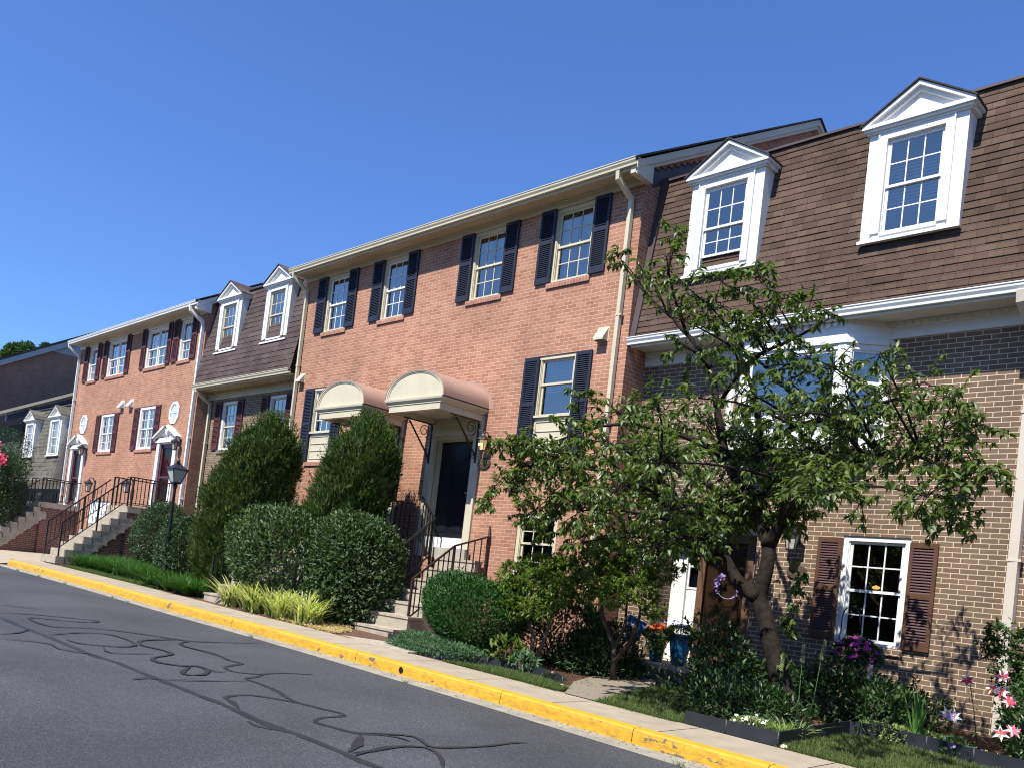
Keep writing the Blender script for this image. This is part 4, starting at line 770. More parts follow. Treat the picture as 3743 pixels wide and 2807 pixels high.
def kerb_paint():
    M = bpy.data.materials.new('worn_yellow_paint'); M.use_nodes = True; t = M.node_tree; N = t.nodes; L = t.links; b = N['Principled BSDF']
    b.inputs['Roughness'].default_value = .55
    g = N.new('ShaderNodeNewGeometry')
    sc_ = N.new('ShaderNodeVectorMath'); sc_.operation = 'MULTIPLY'; sc_.inputs[1].default_value = (1, 1, 2.2); L.new(g.outputs['Position'], sc_.inputs[0])
    n = N.new('ShaderNodeTexNoise'); n.inputs['Scale'].default_value = 4.2; n.inputs['Detail'].default_value = 9; n.inputs['Roughness'].default_value = .62; L.new(sc_.outputs[0], n.inputs['Vector'])
    n2 = N.new('ShaderNodeTexNoise'); n2.inputs['Scale'].default_value = .8; n2.inputs['Detail'].default_value = 3; L.new(g.outputs['Position'], n2.inputs['Vector'])
    ad = math_node(N, 'MULTIPLY_ADD', None, .55); L.new(n2.outputs[0], ad.inputs[0]); L.new(n.outputs[0], ad.inputs[2])
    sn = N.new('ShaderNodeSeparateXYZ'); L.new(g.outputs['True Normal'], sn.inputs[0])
    up = math_node(N, 'MULTIPLY', None, -.12); L.new(sn.outputs[2], up.inputs[0]); ad2 = math_node(N, 'ADD'); L.new(ad.outputs[0], ad2.inputs[0]); L.new(up.outputs[0], ad2.inputs[1])
    chip = N.new('ShaderNodeMapRange'); chip.inputs[1].default_value = .92; chip.inputs[2].default_value = .94; L.new(ad2.outputs[0], chip.inputs[0])
    v = N.new('ShaderNodeTexVoronoi'); v.feature = 'DISTANCE_TO_EDGE'; v.inputs['Scale'].default_value = 5.5; L.new(sc_.outputs[0], v.inputs['Vector'])
    ck = N.new('ShaderNodeMapRange'); ck.inputs[1].default_value = .0; ck.inputs[2].default_value = .02; ck.inputs[3].default_value = .55; ck.inputs[4].default_value = 0; L.new(v.outputs['Distance'], ck.inputs[0])
    gt = N.new('ShaderNodeMapRange'); gt.inputs[1].default_value = .70; gt.inputs[2].default_value = .78; L.new(ad2.outputs[0], gt.inputs[0])
    ckm = math_node(N, 'MULTIPLY'); L.new(ck.outputs[0], ckm.inputs[0]); L.new(gt.outputs[0], ckm.inputs[1])
    c0 = N.new('ShaderNodeMix'); c0.data_type = 'RGBA'; c0.inputs[6].default_value = (.60, .345, .018, 1); c0.inputs[7].default_value = (.46, .25, .02, 1); L.new(n.outputs[0], c0.inputs[0])
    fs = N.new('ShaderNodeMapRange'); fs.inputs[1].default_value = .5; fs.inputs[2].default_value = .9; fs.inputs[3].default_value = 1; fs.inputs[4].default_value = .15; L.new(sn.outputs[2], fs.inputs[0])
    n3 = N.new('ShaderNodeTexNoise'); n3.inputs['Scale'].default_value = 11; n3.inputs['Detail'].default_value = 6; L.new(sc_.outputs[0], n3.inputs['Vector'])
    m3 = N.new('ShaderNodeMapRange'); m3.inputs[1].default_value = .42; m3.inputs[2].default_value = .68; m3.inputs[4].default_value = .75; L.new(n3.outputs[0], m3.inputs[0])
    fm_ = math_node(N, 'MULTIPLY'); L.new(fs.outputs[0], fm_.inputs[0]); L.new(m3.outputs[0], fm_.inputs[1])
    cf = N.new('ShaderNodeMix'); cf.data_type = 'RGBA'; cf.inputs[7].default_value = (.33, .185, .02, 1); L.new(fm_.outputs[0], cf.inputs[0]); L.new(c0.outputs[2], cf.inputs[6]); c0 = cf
    c1 = N.new('ShaderNodeMix'); c1.data_type = 'RGBA'; c1.inputs[7].default_value = (.10, .065, .025, 1); L.new(ckm.outputs[0], c1.inputs[0]); L.new(c0.outputs[2], c1.inputs[6])
    c2 = N.new('ShaderNodeMix'); c2.data_type = 'RGBA'; c2.inputs[7].default_value = (.12, .10, .075, 1); L.new(chip.outputs[0], c2.inputs[0]); L.new(c1.outputs[2], c2.inputs[6])
    L.new(c2.outputs[2], b.inputs['Base Color'])
    bp = N.new('ShaderNodeBump'); bp.inputs['Strength'].default_value = .6; bp.inputs['Distance'].default_value = .01; L.new(n.outputs[0], bp.inputs['Height']); L.new(bp.outputs[0], b.inputs['Normal'])
    return M
walkm = mat('pavement_concrete', (.315, .268, .20), .93, .15, .12, 3, .5, 120, detail=8)
guttm = mat('gutter_concrete', (.27, .25, .20), .93, .15, .2, 4, .5, 110, detail=8)
mulch = mat('mulch', (.075, .042, .03), .95, .1, .5, 30, 1.0, 60, two=(.16, .095, .065), detail=6)
soil = mat('ground_soil', (.07, .06, .035), .95, .1, .4, 3, .6, 30)
asph = asphalt()
# far ground sheet
gd = MB(); gd.quad((-900, -700, -1.9), (500, -700, -1.9), (500, 900, -1.9), (-900, 900, -1.9)); gd.build('ground', soil, kind='structure')
strip('road', asph, lambda x: -9, lambda x: yk(x)-.32, lambda x: zk(x)-.02, lambda x: zk(x)-.004, XS)
strip('gutter_pan', guttm, lambda x: yk(x)-.34, lambda x: yk(x)+.02, lambda x: zk(x)-.002, lambda x: zk(x)+.0, [x for x in XS if x >= -60])
# kerb, painted: face slightly battered with a rounded arris
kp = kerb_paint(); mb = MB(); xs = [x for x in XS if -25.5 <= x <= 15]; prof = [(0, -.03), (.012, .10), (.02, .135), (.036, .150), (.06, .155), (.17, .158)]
joints = {-24.0, -21.5, -19.0, -16.0, -13.5, -10.0, -7.0, -5.0, -3.5, -1.0}
for a, b in zip(xs[:-1], xs[1:]):
    aa = a+(.008 if a in joints else 0)
    for (y0, z0), (y1, z1) in zip(prof[:-1], prof[1:]):
        mb.quad((aa, yk(aa)+y0, zk(aa)+z0), (b, yk(b)+y0, zk(b)+z0), (b, yk(b)+y1, zk(b)+z1), (aa, yk(aa)+y1, zk(aa)+z1))
    if aa != a:
        mb.add([(aa, yk(aa)+y, zk(aa)+z) for y, z in prof]+[(aa, yk(aa)+.17, zk(aa)-.03)], [tuple(range(len(prof)+1))])
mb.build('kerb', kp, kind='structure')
mb = MB()
for a, b in zip(xs[:-1], xs[1:]): mb.quad((a, yk(a)+.03, zk(a)-.03), (b, yk(b)+.03, zk(b)-.03), (b, yk(b)+.03, zk(b)+.13), (a, yk(a)+.03, zk(a)+.13))
x = -25.5; pr_ = [(x-k*.09, yk(x)+y*1.0+.02*k*k, zk(x)+z*(1-.12*k*k)) for k in range(3) for y, z in prof]
n = len(prof)
for k in range(2):
    for i in range(n-1): mb.quad(pr_[(k+1)*n+i], pr_[k*n+i], pr_[k*n+i+1], pr_[(k+1)*n+i+1])
mb.add([pr_[2*n+i] for i in range(n)]+[(x-.18, yk(x)+.2, zk(x)-.03)], [tuple(range(n, -1, -1))])
mb.build('kerb_end', guttm, kind='structure')
# pavement slabs with open joints
mb = MB(); x = -25.8
while x < 14:
    x2 = x+1.5; 
    for k in range(3):
        a = x+.5*k+(.008 if k == 0 else 0); b = x+.5*(k+1)-(.008 if k == 2 else 0)
        mb.quad((a, yk(a)+.172, zw(a)), (b, yk(b)+.172, zw(b)), (b, yk(b)+1.0, zw(b)+.012), (a, yk(a)+1.0, zw(a)+.012))
    x = x2
mb.build('pavement', walkm, kind='structure')
strip('pavement_joint_bed', mat('joint_dirt', (.10, .08, .055), .95, .1), lambda x: yk(x)+.171, lambda x: yk(x)+1.02, lambda x: zw(x)-.012, lambda x: zw(x)-.0, [x for x in XS if -26 <= x <= 15])
# concrete apron left of the stairs
mb = MB(); mb.add([(-60, 7.3, -1.05), (-25.7, 7.3, -1.09), (-25.7, 8.5, -.94), (-26.3, 8.7, -.92), (-26.3, 12.2, -.86), (-60, 12.2, -.84)], [tuple(range(6))]); mb.build('driveway', walkm, kind='structure')
# planting beds and lawns behind the pavement
def bed(name, poly, m, off=0.0, kind='structure'):
    """polygon of ground cut on a small grid so that it follows the slope"""
    xs_ = [p[0] for p in poly]; ys_ = [p[1] for p in poly]; st = .2; mb = MB(); cache = {}
    def inside(x, y):
        c = False; j = len(poly)-1
        for i in range(len(poly)):
            xi, yi = poly[i]; xj, yj = poly[j]
            if (yi > y) != (yj > y) and x < (xj-xi)*(y-yi)/(yj-yi)+xi: c = not c
            j = i
        return c
    x = min(xs_)
    while x < max(xs_):
        y = min(ys_)
        while y < max(ys_):
            if inside(x+st/2, y+st/2):
                mb.quad(*[(u, v, zg(u, v)+off) for u, v in ((x, y), (x+st, y), (x+st, y+st), (x, y+st))])
            y += st
        x += st
    o = mb.build(name, m, kind=kind); return o
mb = MB()
gx = [x for x in XS if -26.3 <= x <= 15]; 
for a, b in zip(gx[:-1], gx[1:]):
    ys_ = [0, .4, .8, 1.3, 2, 2.8, 3.6, 4.6, 5.2]
    for u, v in zip(ys_[:-1], ys_[1:]):
        P = [(a, yk(a)+1.0+u), (b, yk(b)+1.0+u), (b, yk(b)+1.0+v), (a, yk(a)+1.0+v)]
        mb.quad(*[(p, q, zg(p, q)-.012) for p, q in P])
mb.build('flower_bed', mulch, kind='structure')
# path to the recessed door and its stoop
pth = MB(); ring = [(-6.75, 8.62), (-6.25, 8.60), (-6.45, 9.6), (-6.85, 10.75), (-6.9, 11.5), (-7.9, 11.5), (-7.72, 10.6), (-7.35, 9.55)]
pth.add([(x, y, zg(x, y)+.012) for x, y in ring], [tuple(range(len(ring)))]); pth.build('path', mat('aggregate_path', (.22, .19, .145), .95, .1, .3, 40, .8, 80), kind='structure')  # base colour darkened to stand in for the cherry tree's missing shade
mb = MB(); mb.box(-8.05, -6.38, 11.75, 13.0, -1.5, -.955); mb.build('stoop', C['conc'], kind=None, label='pale concrete stoop under the brown storm door', cat='stoop')
# crack sealant snaking over the asphalt
tarm = mat('crack_sealant', (.023, .023, .025), .5, .4, .2, 8)
def zroad(x, y):
    t_ = (y+9)/(yk(x)-.32+9); return zk(x)-.02+.016*t_
tm = MB(); rnd = random.Random(8)
for w_, pts in TAR:
    P = [Vector((x, y, 0)) for x, y in pts]; D = []
    for i in range(len(P)-1):     # Catmull-Rom subdivision
        p0, p1, p2, p3 = P[max(i-1, 0)], P[i], P[i+1], P[min(i+2, len(P)-1)]
        n = max(2, int((p2-p1).length/.12))
        for k in range(n):
            t_ = k/n; D.append(.5*((2*p1)+(p2-p0)*t_+(2*p0-5*p1+4*p2-p3)*t_*t_+(3*p1-p0-3*p2+p3)*t_**3))
    D.append(P[-1]); prev = None
    for i, p in enumerate(D):
        t_ = (D[min(i+1, len(D)-1)]-D[max(i-1, 0)]); 
        if t_.length < 1e-5: continue
        t_.normalize(); nn = Vector((-t_.y, t_.x, 0)); e = min(1, (i+1)/3, (len(D)-i)/3)
        ww = w_*.48*e*(.75+.5*rnd.random()); a, b = p+nn*ww, p-nn*ww*(.8+.4*rnd.random())
        cur = ((a.x, a.y, zroad(a.x, a.y)+.004+.0004*(TAR.index((w_, pts)))), (b.x, b.y, zroad(b.x, b.y)+.004+.0004*(TAR.index((w_, pts)))))
        if prev: tm.quad(prev[0], prev[1], cur[1], cur[0])
        prev = cur
tm.build('crack_sealant', tarm, kind='structure')
# ================================================================ STAIRS
def railing(name, runs, m, label, bal=.115, posts=(), w_=.016, bw=.0085, kind_cat='railing', low=.10):
    """runs: list of ((x,y,ztop),(x,y,ztop),height) sloping rail segments with balusters"""
    root = thing(name, runs[0][0][:2]+(runs[0][0][2]-.9,), label, kind_cat)
    t = MB(); b = MB()
    for p, q, h in runs:
        P, Q = Vector(p), Vector(q); t.tube([P, Q], w_, sq=True); lo = Vector((0, 0, h-low)); t.tube([P-lo, Q-lo], .011, sq=True)
        n = max(1, int((Q-P).xy.length/bal))
        for k in range(1, n):
            c = P.lerp(Q, k/n); b.tube([c-lo, c], bw, sq=True)
    t.build('handrail', m, root); b.build('balusters', m, root)
    for (x, y, zb, zt) in posts: MB().tube([(x, y, zb), (x, y, zt)], .019, sq=True).build('newel_post', m, root)
    return root
def stair(name, label, x0, x1, steps, ytop, m, side=None, slab=None):
    """steps: list of (y_front, z_top) from the bottom up"""
    S = thing(name, ((x0+x1)/2, steps[0][0], steps[0][1]-.2), label, 'stairs'); n = len(steps)
    for k, (y, z) in enumerate(steps):
        y2 = steps[k+1][0]+.02 if k < n-1 else ytop
        MB().box(x0, x1, y, y2, z-.26 if slab else -1.5, z).build('step', m, S)
        # nosing
    return S
# right unit of the main block
st = [(9.73, -1.03), (10.03, -.79), (10.36, -.555), (10.70, -.325), (11.03, -.095), (11.30, .14), (11.54, .355)]
S1 = thing('staircase', (-12.05, 9.73, -1.2), 'concrete steps up to the right-hand black door with barrel awning', 'stairs')
for k, (y, z) in enumerate(st):
    y2 = st[k+1][0]-.0 if k < len(st)-1 else YW-.08
    MB().box(-12.62-.0, -11.50, y, y2-.0, -1.5, z-.045).box(-12.64, -11.48, y-.018, y2, z-.044, z).build('step', C['conc'], S1)
MB().box(-13.0, -11.9, 11.62, YW-.06, .36, .56).build('stoop_block', C['concside'], S1)
MB().box(-13.9, -9.9, 8.9, 9.72, -1.5, -1.205).box(-13.9, -9.9, 8.72, 8.9, -1.5, -1.215).build('landing_pad', C['conc'], S1)
railing('railing', [((-11.6, 10.10, -.13), (-11.6, 11.06, .585), .80), ((-11.6, 11.06, .585), (-11.40, 11.72, .84), .75), ((-11.40, 11.72, .84), (-11.46, 11.78, 1.05), .8)], C['rust'],
        'black iron handrail on the right side of the steps to the right black door', posts=[(-11.6, 10.12, -1.0, -.13), (-11.6, 11.06, -.2, .58), (-11.42, 11.74, -.6, .84)])
railing('railing', [((-12.78, 9.98, -.15), (-12.78, 11.55, 1.12), .82), ((-12.78, 11.55, 1.12), (-13.46, 11.74, 1.58), .9)], C['iron'],
        'black iron handrail on the left side of the steps to the right black door', posts=[(-12.78, 10.0, -1.05, -.15), (-12.78, 11.53, .1, 1.12)])
# left unit (mostly behind the shrubs)
S2 = thing('staircase', (-17.2, 8.9, -1.1), 'low concrete steps between grassy clump and leafy bush, leading to the left awning', 'stairs')
s2 = [(8.85, -.93), (9.15, -.73), (9.45, -.53), (9.75, -.33), (10.05, -.13), (10.35, .07), (10.65, .27), (10.95, .47)]
for k, (y, z) in enumerate(s2):
    y2 = s2[k+1][0] if k < len(s2)-1 else 11.7
    MB().box(-16.75, -15.75, y, y2, -1.4, z-.04).box(-16.77, -15.73, y-.015, y2, z-.039, z).build('step', C['conc'], S2)
MB().box(-15.73, -13.95, 10.4, 11.72, -1.4, .47).build('landing', C['concside'], S2)
railing('railing', [((-16.85, 9.0, -.15), (-16.85, 10.95, 1.25), .85)], C['iron'], 'black handrail beside the egg-shaped juniper, left of the low steps', posts=[(-16.85, 9.02, -1.05, -.14)])
railing('railing', [((-15.68, 9.3, .02), (-15.68, 10.4, 1.2), .85)], C['iron'], 'black handrail between the low steps and the leafy bush', posts=[(-15.68, 9.32, -.9, .03)])
railing('railing', [((-15.6, 10.45, 1.42), (-13.75, 10.45, 1.42), .9), ((-13.75, 10.45, 1.42), (-13.62, 11.72, 1.42), .9)], C['iron'], 'black stoop railing under the left awning, behind the leafy bush', posts=[(-15.6, 10.45, .45, 1.42), (-13.75, 10.45, .45, 1.42)])
# left block: two long flights with brick-faced landings
def flight(X1, X0, label, lb):
    S = thing('staircase', ((X0+X1)/2, 8.6, -1.0), label, 'stairs')
    n = 9; y0, y1, z0, z1 = 8.57, 10.20, -.73, .75
    ys_ = [8.57+k*(10.20-8.57)/7 for k in range(8)]; zs_ = [-.72+k*(.75+.72)/7 for k in range(8)]
    for k in range(8):
        y2 = ys_[k+1] if k < 7 else 10.43
        o = MB().box(X0, X1, ys_[k], y2, zs_[k]-.205, zs_[k]); o.box(X0, X1-.004, ys_[k]+.03, y2+.22, zs_[k]-.205-.19, zs_[k]-.206)
        o.build('step', C['conc'], S)
    MB().extx([(8.62, -1.1), (8.95, -1.1), (10.62, .42), (10.62, .62), (10.45, .62)], X0+.02, X1-.006).build('stringer', C['concside'], S)
    MB().box(X0-.45, X1, 10.43, YW-.001, .77, .96).build('landing', C['conc'], S)
    MB().box(X0-.43, X1-.02, 10.46, YW-.002, -1.2, .769).build('landing_base', MATS['dark_red_brick'], S)
    w_ = MB(); w_.add([(X1-.10, 9.05, -1.2), (X1-.10, 10.459, -1.2), (X1-.10, 10.459, .42), (X1-.10, 9.05, -.88)], [(0, 1, 2, 3)]); w_.build('wall_under_steps', MATS['dark_red_brick'], S)
    for X, nm in ((X1-.03, 'right'), (X0+.03, 'left')):
        railing('railing', [((X, 8.62, .22), (X, 10.28, 1.72), .80), ((X, 10.40, 1.82), (X, 11.74, 1.82), .86)], C['iron'], '%s black iron railing of the %s' % (nm, lb),
                posts=[(X, 8.64, -.72, .22), (X, 9.6, -.0, 1.1), (X, 10.40, .95, 1.82), (X, 10.52, .95, 1.82)])
    return S
flight(-25.0, -26.2, 'long concrete steps with stepped grey side, up to the maroon door behind the street lamp', 'concrete flight nearer the street lamp')
flight(-32.56, -33.8, 'concrete steps at far left edge, up to the farther maroon door', 'farther flight at the left edge')
# ================================================================ STREET LAMP
LP = thing('street_lamp', (-20.1, 9.55, -1.0), 'black post lamp with four frosted panes in front of the clipped round bush', 'street lamp')
lx, ly = -20.25, 9.55
m_ = mat('black_lamp_metal', (.012, .014, .022), .35, .5, .2)
MB().lathe((lx, ly, 0), [(.065, -1.1), (.065, -.95), (.048, -.9), (.042, 0), (.036, 1.36), (.05, 1.38), (.055, 1.45), (.04, 1.5)], 14).build('post', m_, LP)
h = MB()
def sqf(mb, z0, r0, z1, r1):
    a = [(lx+sx*r0, ly+sy*r0, z0) for sx, sy in ((-1,-1),(1,-1),(1,1),(-1,1))]; b = [(lx+sx*r1, ly+sy*r1, z1) for sx, sy in ((-1,-1),(1,-1),(1,1),(-1,1))]
    mb.add(a+b, [(0,1,5,4),(1,2,6,5),(2,3,7,6),(3,0,4,7),(3,2,1,0),(4,5,6,7)])
sqf(h, 1.49, .095, 1.53, .10); sqf(h, 1.83, .205, 1.85, .21); sqf(h, 1.85, .208, 1.97, .075); sqf(h, 1.97, .06, 2.01, .06)
for sx, sy in ((-1,-1),(1,-1),(1,1),(-1,1)): h.tube([(lx+sx*.097, ly+sy*.097, 1.52), (lx+sx*.19, ly+sy*.19, 1.84)], .009, sq=True)
h.build('lantern_frame', m_, LP)
g = MB(); sqf(g, 1.531, .092, 1.829, .185); g.build('frosted_pane', mat('frosted_white', (.42, .45, .44), .35, .5, .05, 4), LP)
MB().lathe((lx, ly, 2.01), [(.045, 0), (.052, .04), (.045, .09), (.02, .11)], 12).build('photocell', mat('brown_cap', (.10, .06, .035), .6), LP)

# drain outlet in the kerb face, grit and fallen leaves along the gutter
x = -8.93; mb = MB(); mb.add([(x+.045*math.cos(a), yk(x)+.001+.004*0-.002, zk(x)+.075+.045*math.sin(a)) for a in [k*.5236 for k in range(12)]], [tuple(range(12))]); tag(mb.build('drain_outlet', C['dark']), 'round dark drain hole in the yellow kerb face', 'drain')
W_ = thing('door_wreath', (-7.0, 12.83, .40), 'thin hoop wreath with pale violet blossoms on the brown storm door', 'wreath')
MB().tube([(-7.0+.19*math.cos(a), 12.83, .36+.19*math.sin(a)) for a in [k*6.2832/28 for k in range(29)]], .005, 5, cap=False).build('hoop', C['curtain'], W_)
# ================================================================ PLANTS
RNG = np.random.RandomState(11)
def leaves_mesh(name, m, P, D, Nn, Ln, Wd, parent=None, fold=.25, droop=.15, mats=None, midx=None, **kw):
    """P base points, D leaf directions, Nn approx normals; each leaf = 4 tris, pointed and folded on the midrib"""
    D = D/np.linalg.norm(D, axis=1, keepdims=True); S = np.cross(D, Nn); S /= (np.linalg.norm(S, axis=1, keepdims=True)+1e-9); Nn = np.cross(S, D)
    n = len(P); Ln = Ln[:, None]; Wd = Wd[:, None]
    V = np.empty((n, 5, 3)); V[:, 0] = P; V[:, 1] = P+D*Ln*.42+S*Wd*.5+Nn*Wd*fold; V[:, 2] = P+D*Ln*.5; V[:, 3] = P+D*Ln*.42-S*Wd*.5+Nn*Wd*fold; V[:, 4] = P+D*Ln-Nn*Ln*droop
    F = np.array([[0, 1, 2], [0, 2, 3], [1, 4, 2], [2, 4, 3]]); F = (np.arange(n)[:, None, None]*5+F[None]).reshape(-1, 3)
    off = wloc(parent) if parent is not None else Vector((0, 0, 0))
    return raw_mesh(name, m, V.reshape(-1, 3)-np.array(off), F, parent, mats, np.repeat(midx, 4) if midx is not None else None, **kw)
def raw_mesh(name, m, V, F, parent=None, mats=None, midx=None, **kw):
    me = bpy.data.meshes.new(name); k = F.shape[1]
    me.vertices.add(len(V)); me.vertices.foreach_set('co', V.astype(np.float32).ravel())
    me.loops.add(F.size); me.loops.foreach_set('vertex_index', F.astype(np.int32).ravel())
    me.polygons.add(len(F)); me.polygons.foreach_set('loop_start', np.arange(0, F.size, k, dtype=np.int32)); me.polygons.foreach_set('loop_total', np.full(len(F), k, dtype=np.int32))
    for mm in (mats or [m]): me.materials.append(mm)
    if midx is not None: me.polygons.foreach_set('material_index', midx.astype(np.int32))
    me.update(calc_edges=True); me.validate()
    o = bpy.data.objects.new(name, me); COL.objects.link(o)
    if parent is not None: o.parent = parent
    tag(o, kw.get('label'), kw.get('cat'), kw.get('group'), kw.get('kind')); return o
def unit(n):
    v = RNG.normal(size=(n, 3)); return v/np.linalg.norm(v, axis=1, keepdims=True)
def lumps(U, seed, amp=.12, k=9):
    r = np.random.RandomState(seed); c = r.normal(size=(k, 3)); c /= np.linalg.norm(c, axis=1, keepdims=True)
    d = np.maximum(0, U@c.T); return 1+amp*((d**6)*r.uniform(-.6, 1, k)).sum(1)
lm_cherry = leafmat('cherry_leaf', (.046, .080, .012), (.104, .148, .026), .42, .38, .42)
lm_hedge = leafmat('hedge_leaf', (.022, .052, .016), (.070, .118, .036), .5, .22, .32)
lm_hedge2 = leafmat('clipped_leaf', (.018, .046, .018), (.050, .092, .032), .5, .2, .32)
lm_jun = leafmat('juniper_spray', (.034, .066, .014), (.088, .135, .032), .7, .2, .2)
lm_yew = leafmat('yew_leaf', (0.013, 0.053, 0.008), (0.037, 0.115, 0.015), .5, .15, .3)
lm_azal = leafmat('azalea_leaf', (0.045, 0.098, 0.015), (0.164, 0.221, 0.041), .5, .35, .35)
lm_azal2 = leafmat('pale_leaf', (0.164, 0.189, 0.049), (0.295, 0.295, 0.098), .5, .3, .35)
lm_grass = leafmat('grass_blade', (0.057, 0.094, 0.025), (0.123, 0.164, 0.053), .55, .35, .3)
lm_lir = leafmat('liriope_blade', (0.021, 0.070, 0.010), (0.057, 0.139, 0.025), .45, .25, .4)
lm_var = leafmat('variegated_blade', (.30, .36, .10), (.66, .62, .32), .5, .35, .35)
lm_dark = leafmat('dark_leaf', (0.013, 0.034, 0.009), (0.034, 0.075, 0.018), .45, .25, .4)
lm_rose = leafmat('rose_leaf', (0.025, 0.066, 0.016), (0.070, 0.131, 0.037), .35, .25, .5)
lm_far = leafmat('far_leaf', (0.025, 0.057, 0.016), (0.057, 0.107, 0.029), .6, .25, .3)
lm_blue = leafmat('blue_juniper', (0.041, 0.098, 0.045), (0.090, 0.180, 0.082), .6, .2, .3)
lm_cover = leafmat('cover_leaf', (0.131, 0.197, 0.049), (0.328, 0.377, 0.164), .5, .3, .3)
def petal(n, c, e=.0): return leafmat(n, c, tuple(min(1, x*1.3) for x in c), .5, .35, .3)
pt_mag, pt_pink, pt_red, pt_org, pt_pur, pt_wht, pt_yel = petal('magenta_petal', (.50, .05, .36)), petal('pink_petal', (.62, .09, .22)), petal('crimson_petal', (.42, .02, .10)), petal('orange_petal', (.75, .10, .02)), petal('violet_petal', (.30, .22, .55)), petal('white_petal', (.75, .74, .70)), petal('yellow_petal', (.75, .55, .05))
wood = mat('twig_wood', (.07, .05, .038), .9, .1, .3, 20); wood_grey = mat('grey_wood', (.20, .16, .12), .9, .1, .3, 20, .6, 40)
def shrub(name, label, c, r, n, lsz, m, seed, cat='shrub', box=.0, amp=.14, lw=.42, upb=.5, zmin=None, stems=6, group=None, extra=None, shell=.62, squash=2.0, flat_bottom=True):
    base = (c[0], c[1], zg(c[0], c[1])-.02)
    T = thing(name, base, label, cat, group)
    U = unit(n*2); R = np.array(r)
    sup = (np.abs(U)**squash).sum(1)**(-1/squash); rad = lumps(U, seed, amp)*lumps(U, seed+50, amp*.8, 34)
    q = RNG.uniform(shell, 1, len(U))**.6
    P = np.array(c)+U*R*(sup*rad*q)[:, None]
    keep = P[:, 2] > (zmin if zmin is not None else base[2]+.02); P = P[keep][:n]; U = U[keep][:n]; k = len(P)
    out = U/R; out /= np.linalg.norm(out, axis=1, keepdims=True)
    D = out*.7+unit(k)*.75+np.array([0, 0, upb]); Nn = out*.6+np.array([0, 0, .8])+unit(k)*.5
    Ln = lsz*RNG.uniform(.6, 1.25, k)
    leaves_mesh('foliage', m, P, D, Nn, Ln, Ln*lw, T)
    # young shoots standing proud of the clipped surface
    ns = int(len(P)/170)
    if lsz > .05 and R[2] > .3 and ns:
        V0 = unit(ns*3); V0 = V0[V0[:, 2] > -.15][:ns]; ns = len(V0); B0 = np.array(c)+V0*R*((np.abs(V0)**squash).sum(1)**(-1/squash)*lumps(V0, seed, amp)*lumps(V0, seed+50, amp*.8, 34)*.97)[:, None]
        dr = V0*.6+np.array([0, 0, .9])+unit(ns)*.35; dr /= np.linalg.norm(dr, axis=1, keepdims=True); kk = 11; tt = np.tile(np.linspace(0, 1, kk), ns)[:, None]*lsz*1.9
        P3 = np.repeat(B0, kk, 0)+np.repeat(dr, kk, 0)*tt; D3 = np.repeat(dr, kk, 0)*.6+unit(ns*kk)*.9; L3 = lsz*RNG.uniform(.6, 1.05, ns*kk)
        leaves_mesh('young_shoots', m, P3, D3, unit(ns*kk)+np.array([0, 0, .8]), L3, L3*lw, T)
    if extra is not None:
        em, frac = extra; kk = int(k*frac); idx = RNG.choice(k, kk, replace=False)
        leaves_mesh('pale_tips', em, P[idx]+out[idx]*.03, out[idx]+np.array([0, 0, .7]), unit(kk), Ln[idx]*.9, Ln[idx]*lw*.9, T)
    s = MB(); rnd = random.Random(seed)
    for i in range(stems):
        an = rnd.uniform(0, 6.28); q0 = Vector((base[0]+.12*r[0]*math.cos(an), base[1]+.12*r[1]*math.sin(an), base[2]-.03))
        q2 = Vector((c[0]+r[0]*.62*math.cos(an), c[1]+r[1]*.62*math.sin(an), c[2]+r[2]*rnd.uniform(0, .5))); q1 = q0.lerp(q2, .5)+Vector((0, 0, .12*r[2])); s.tube([q0, q1, q2], [.022, .016, .007], 5)
    s.build('stems', wood, T); return T
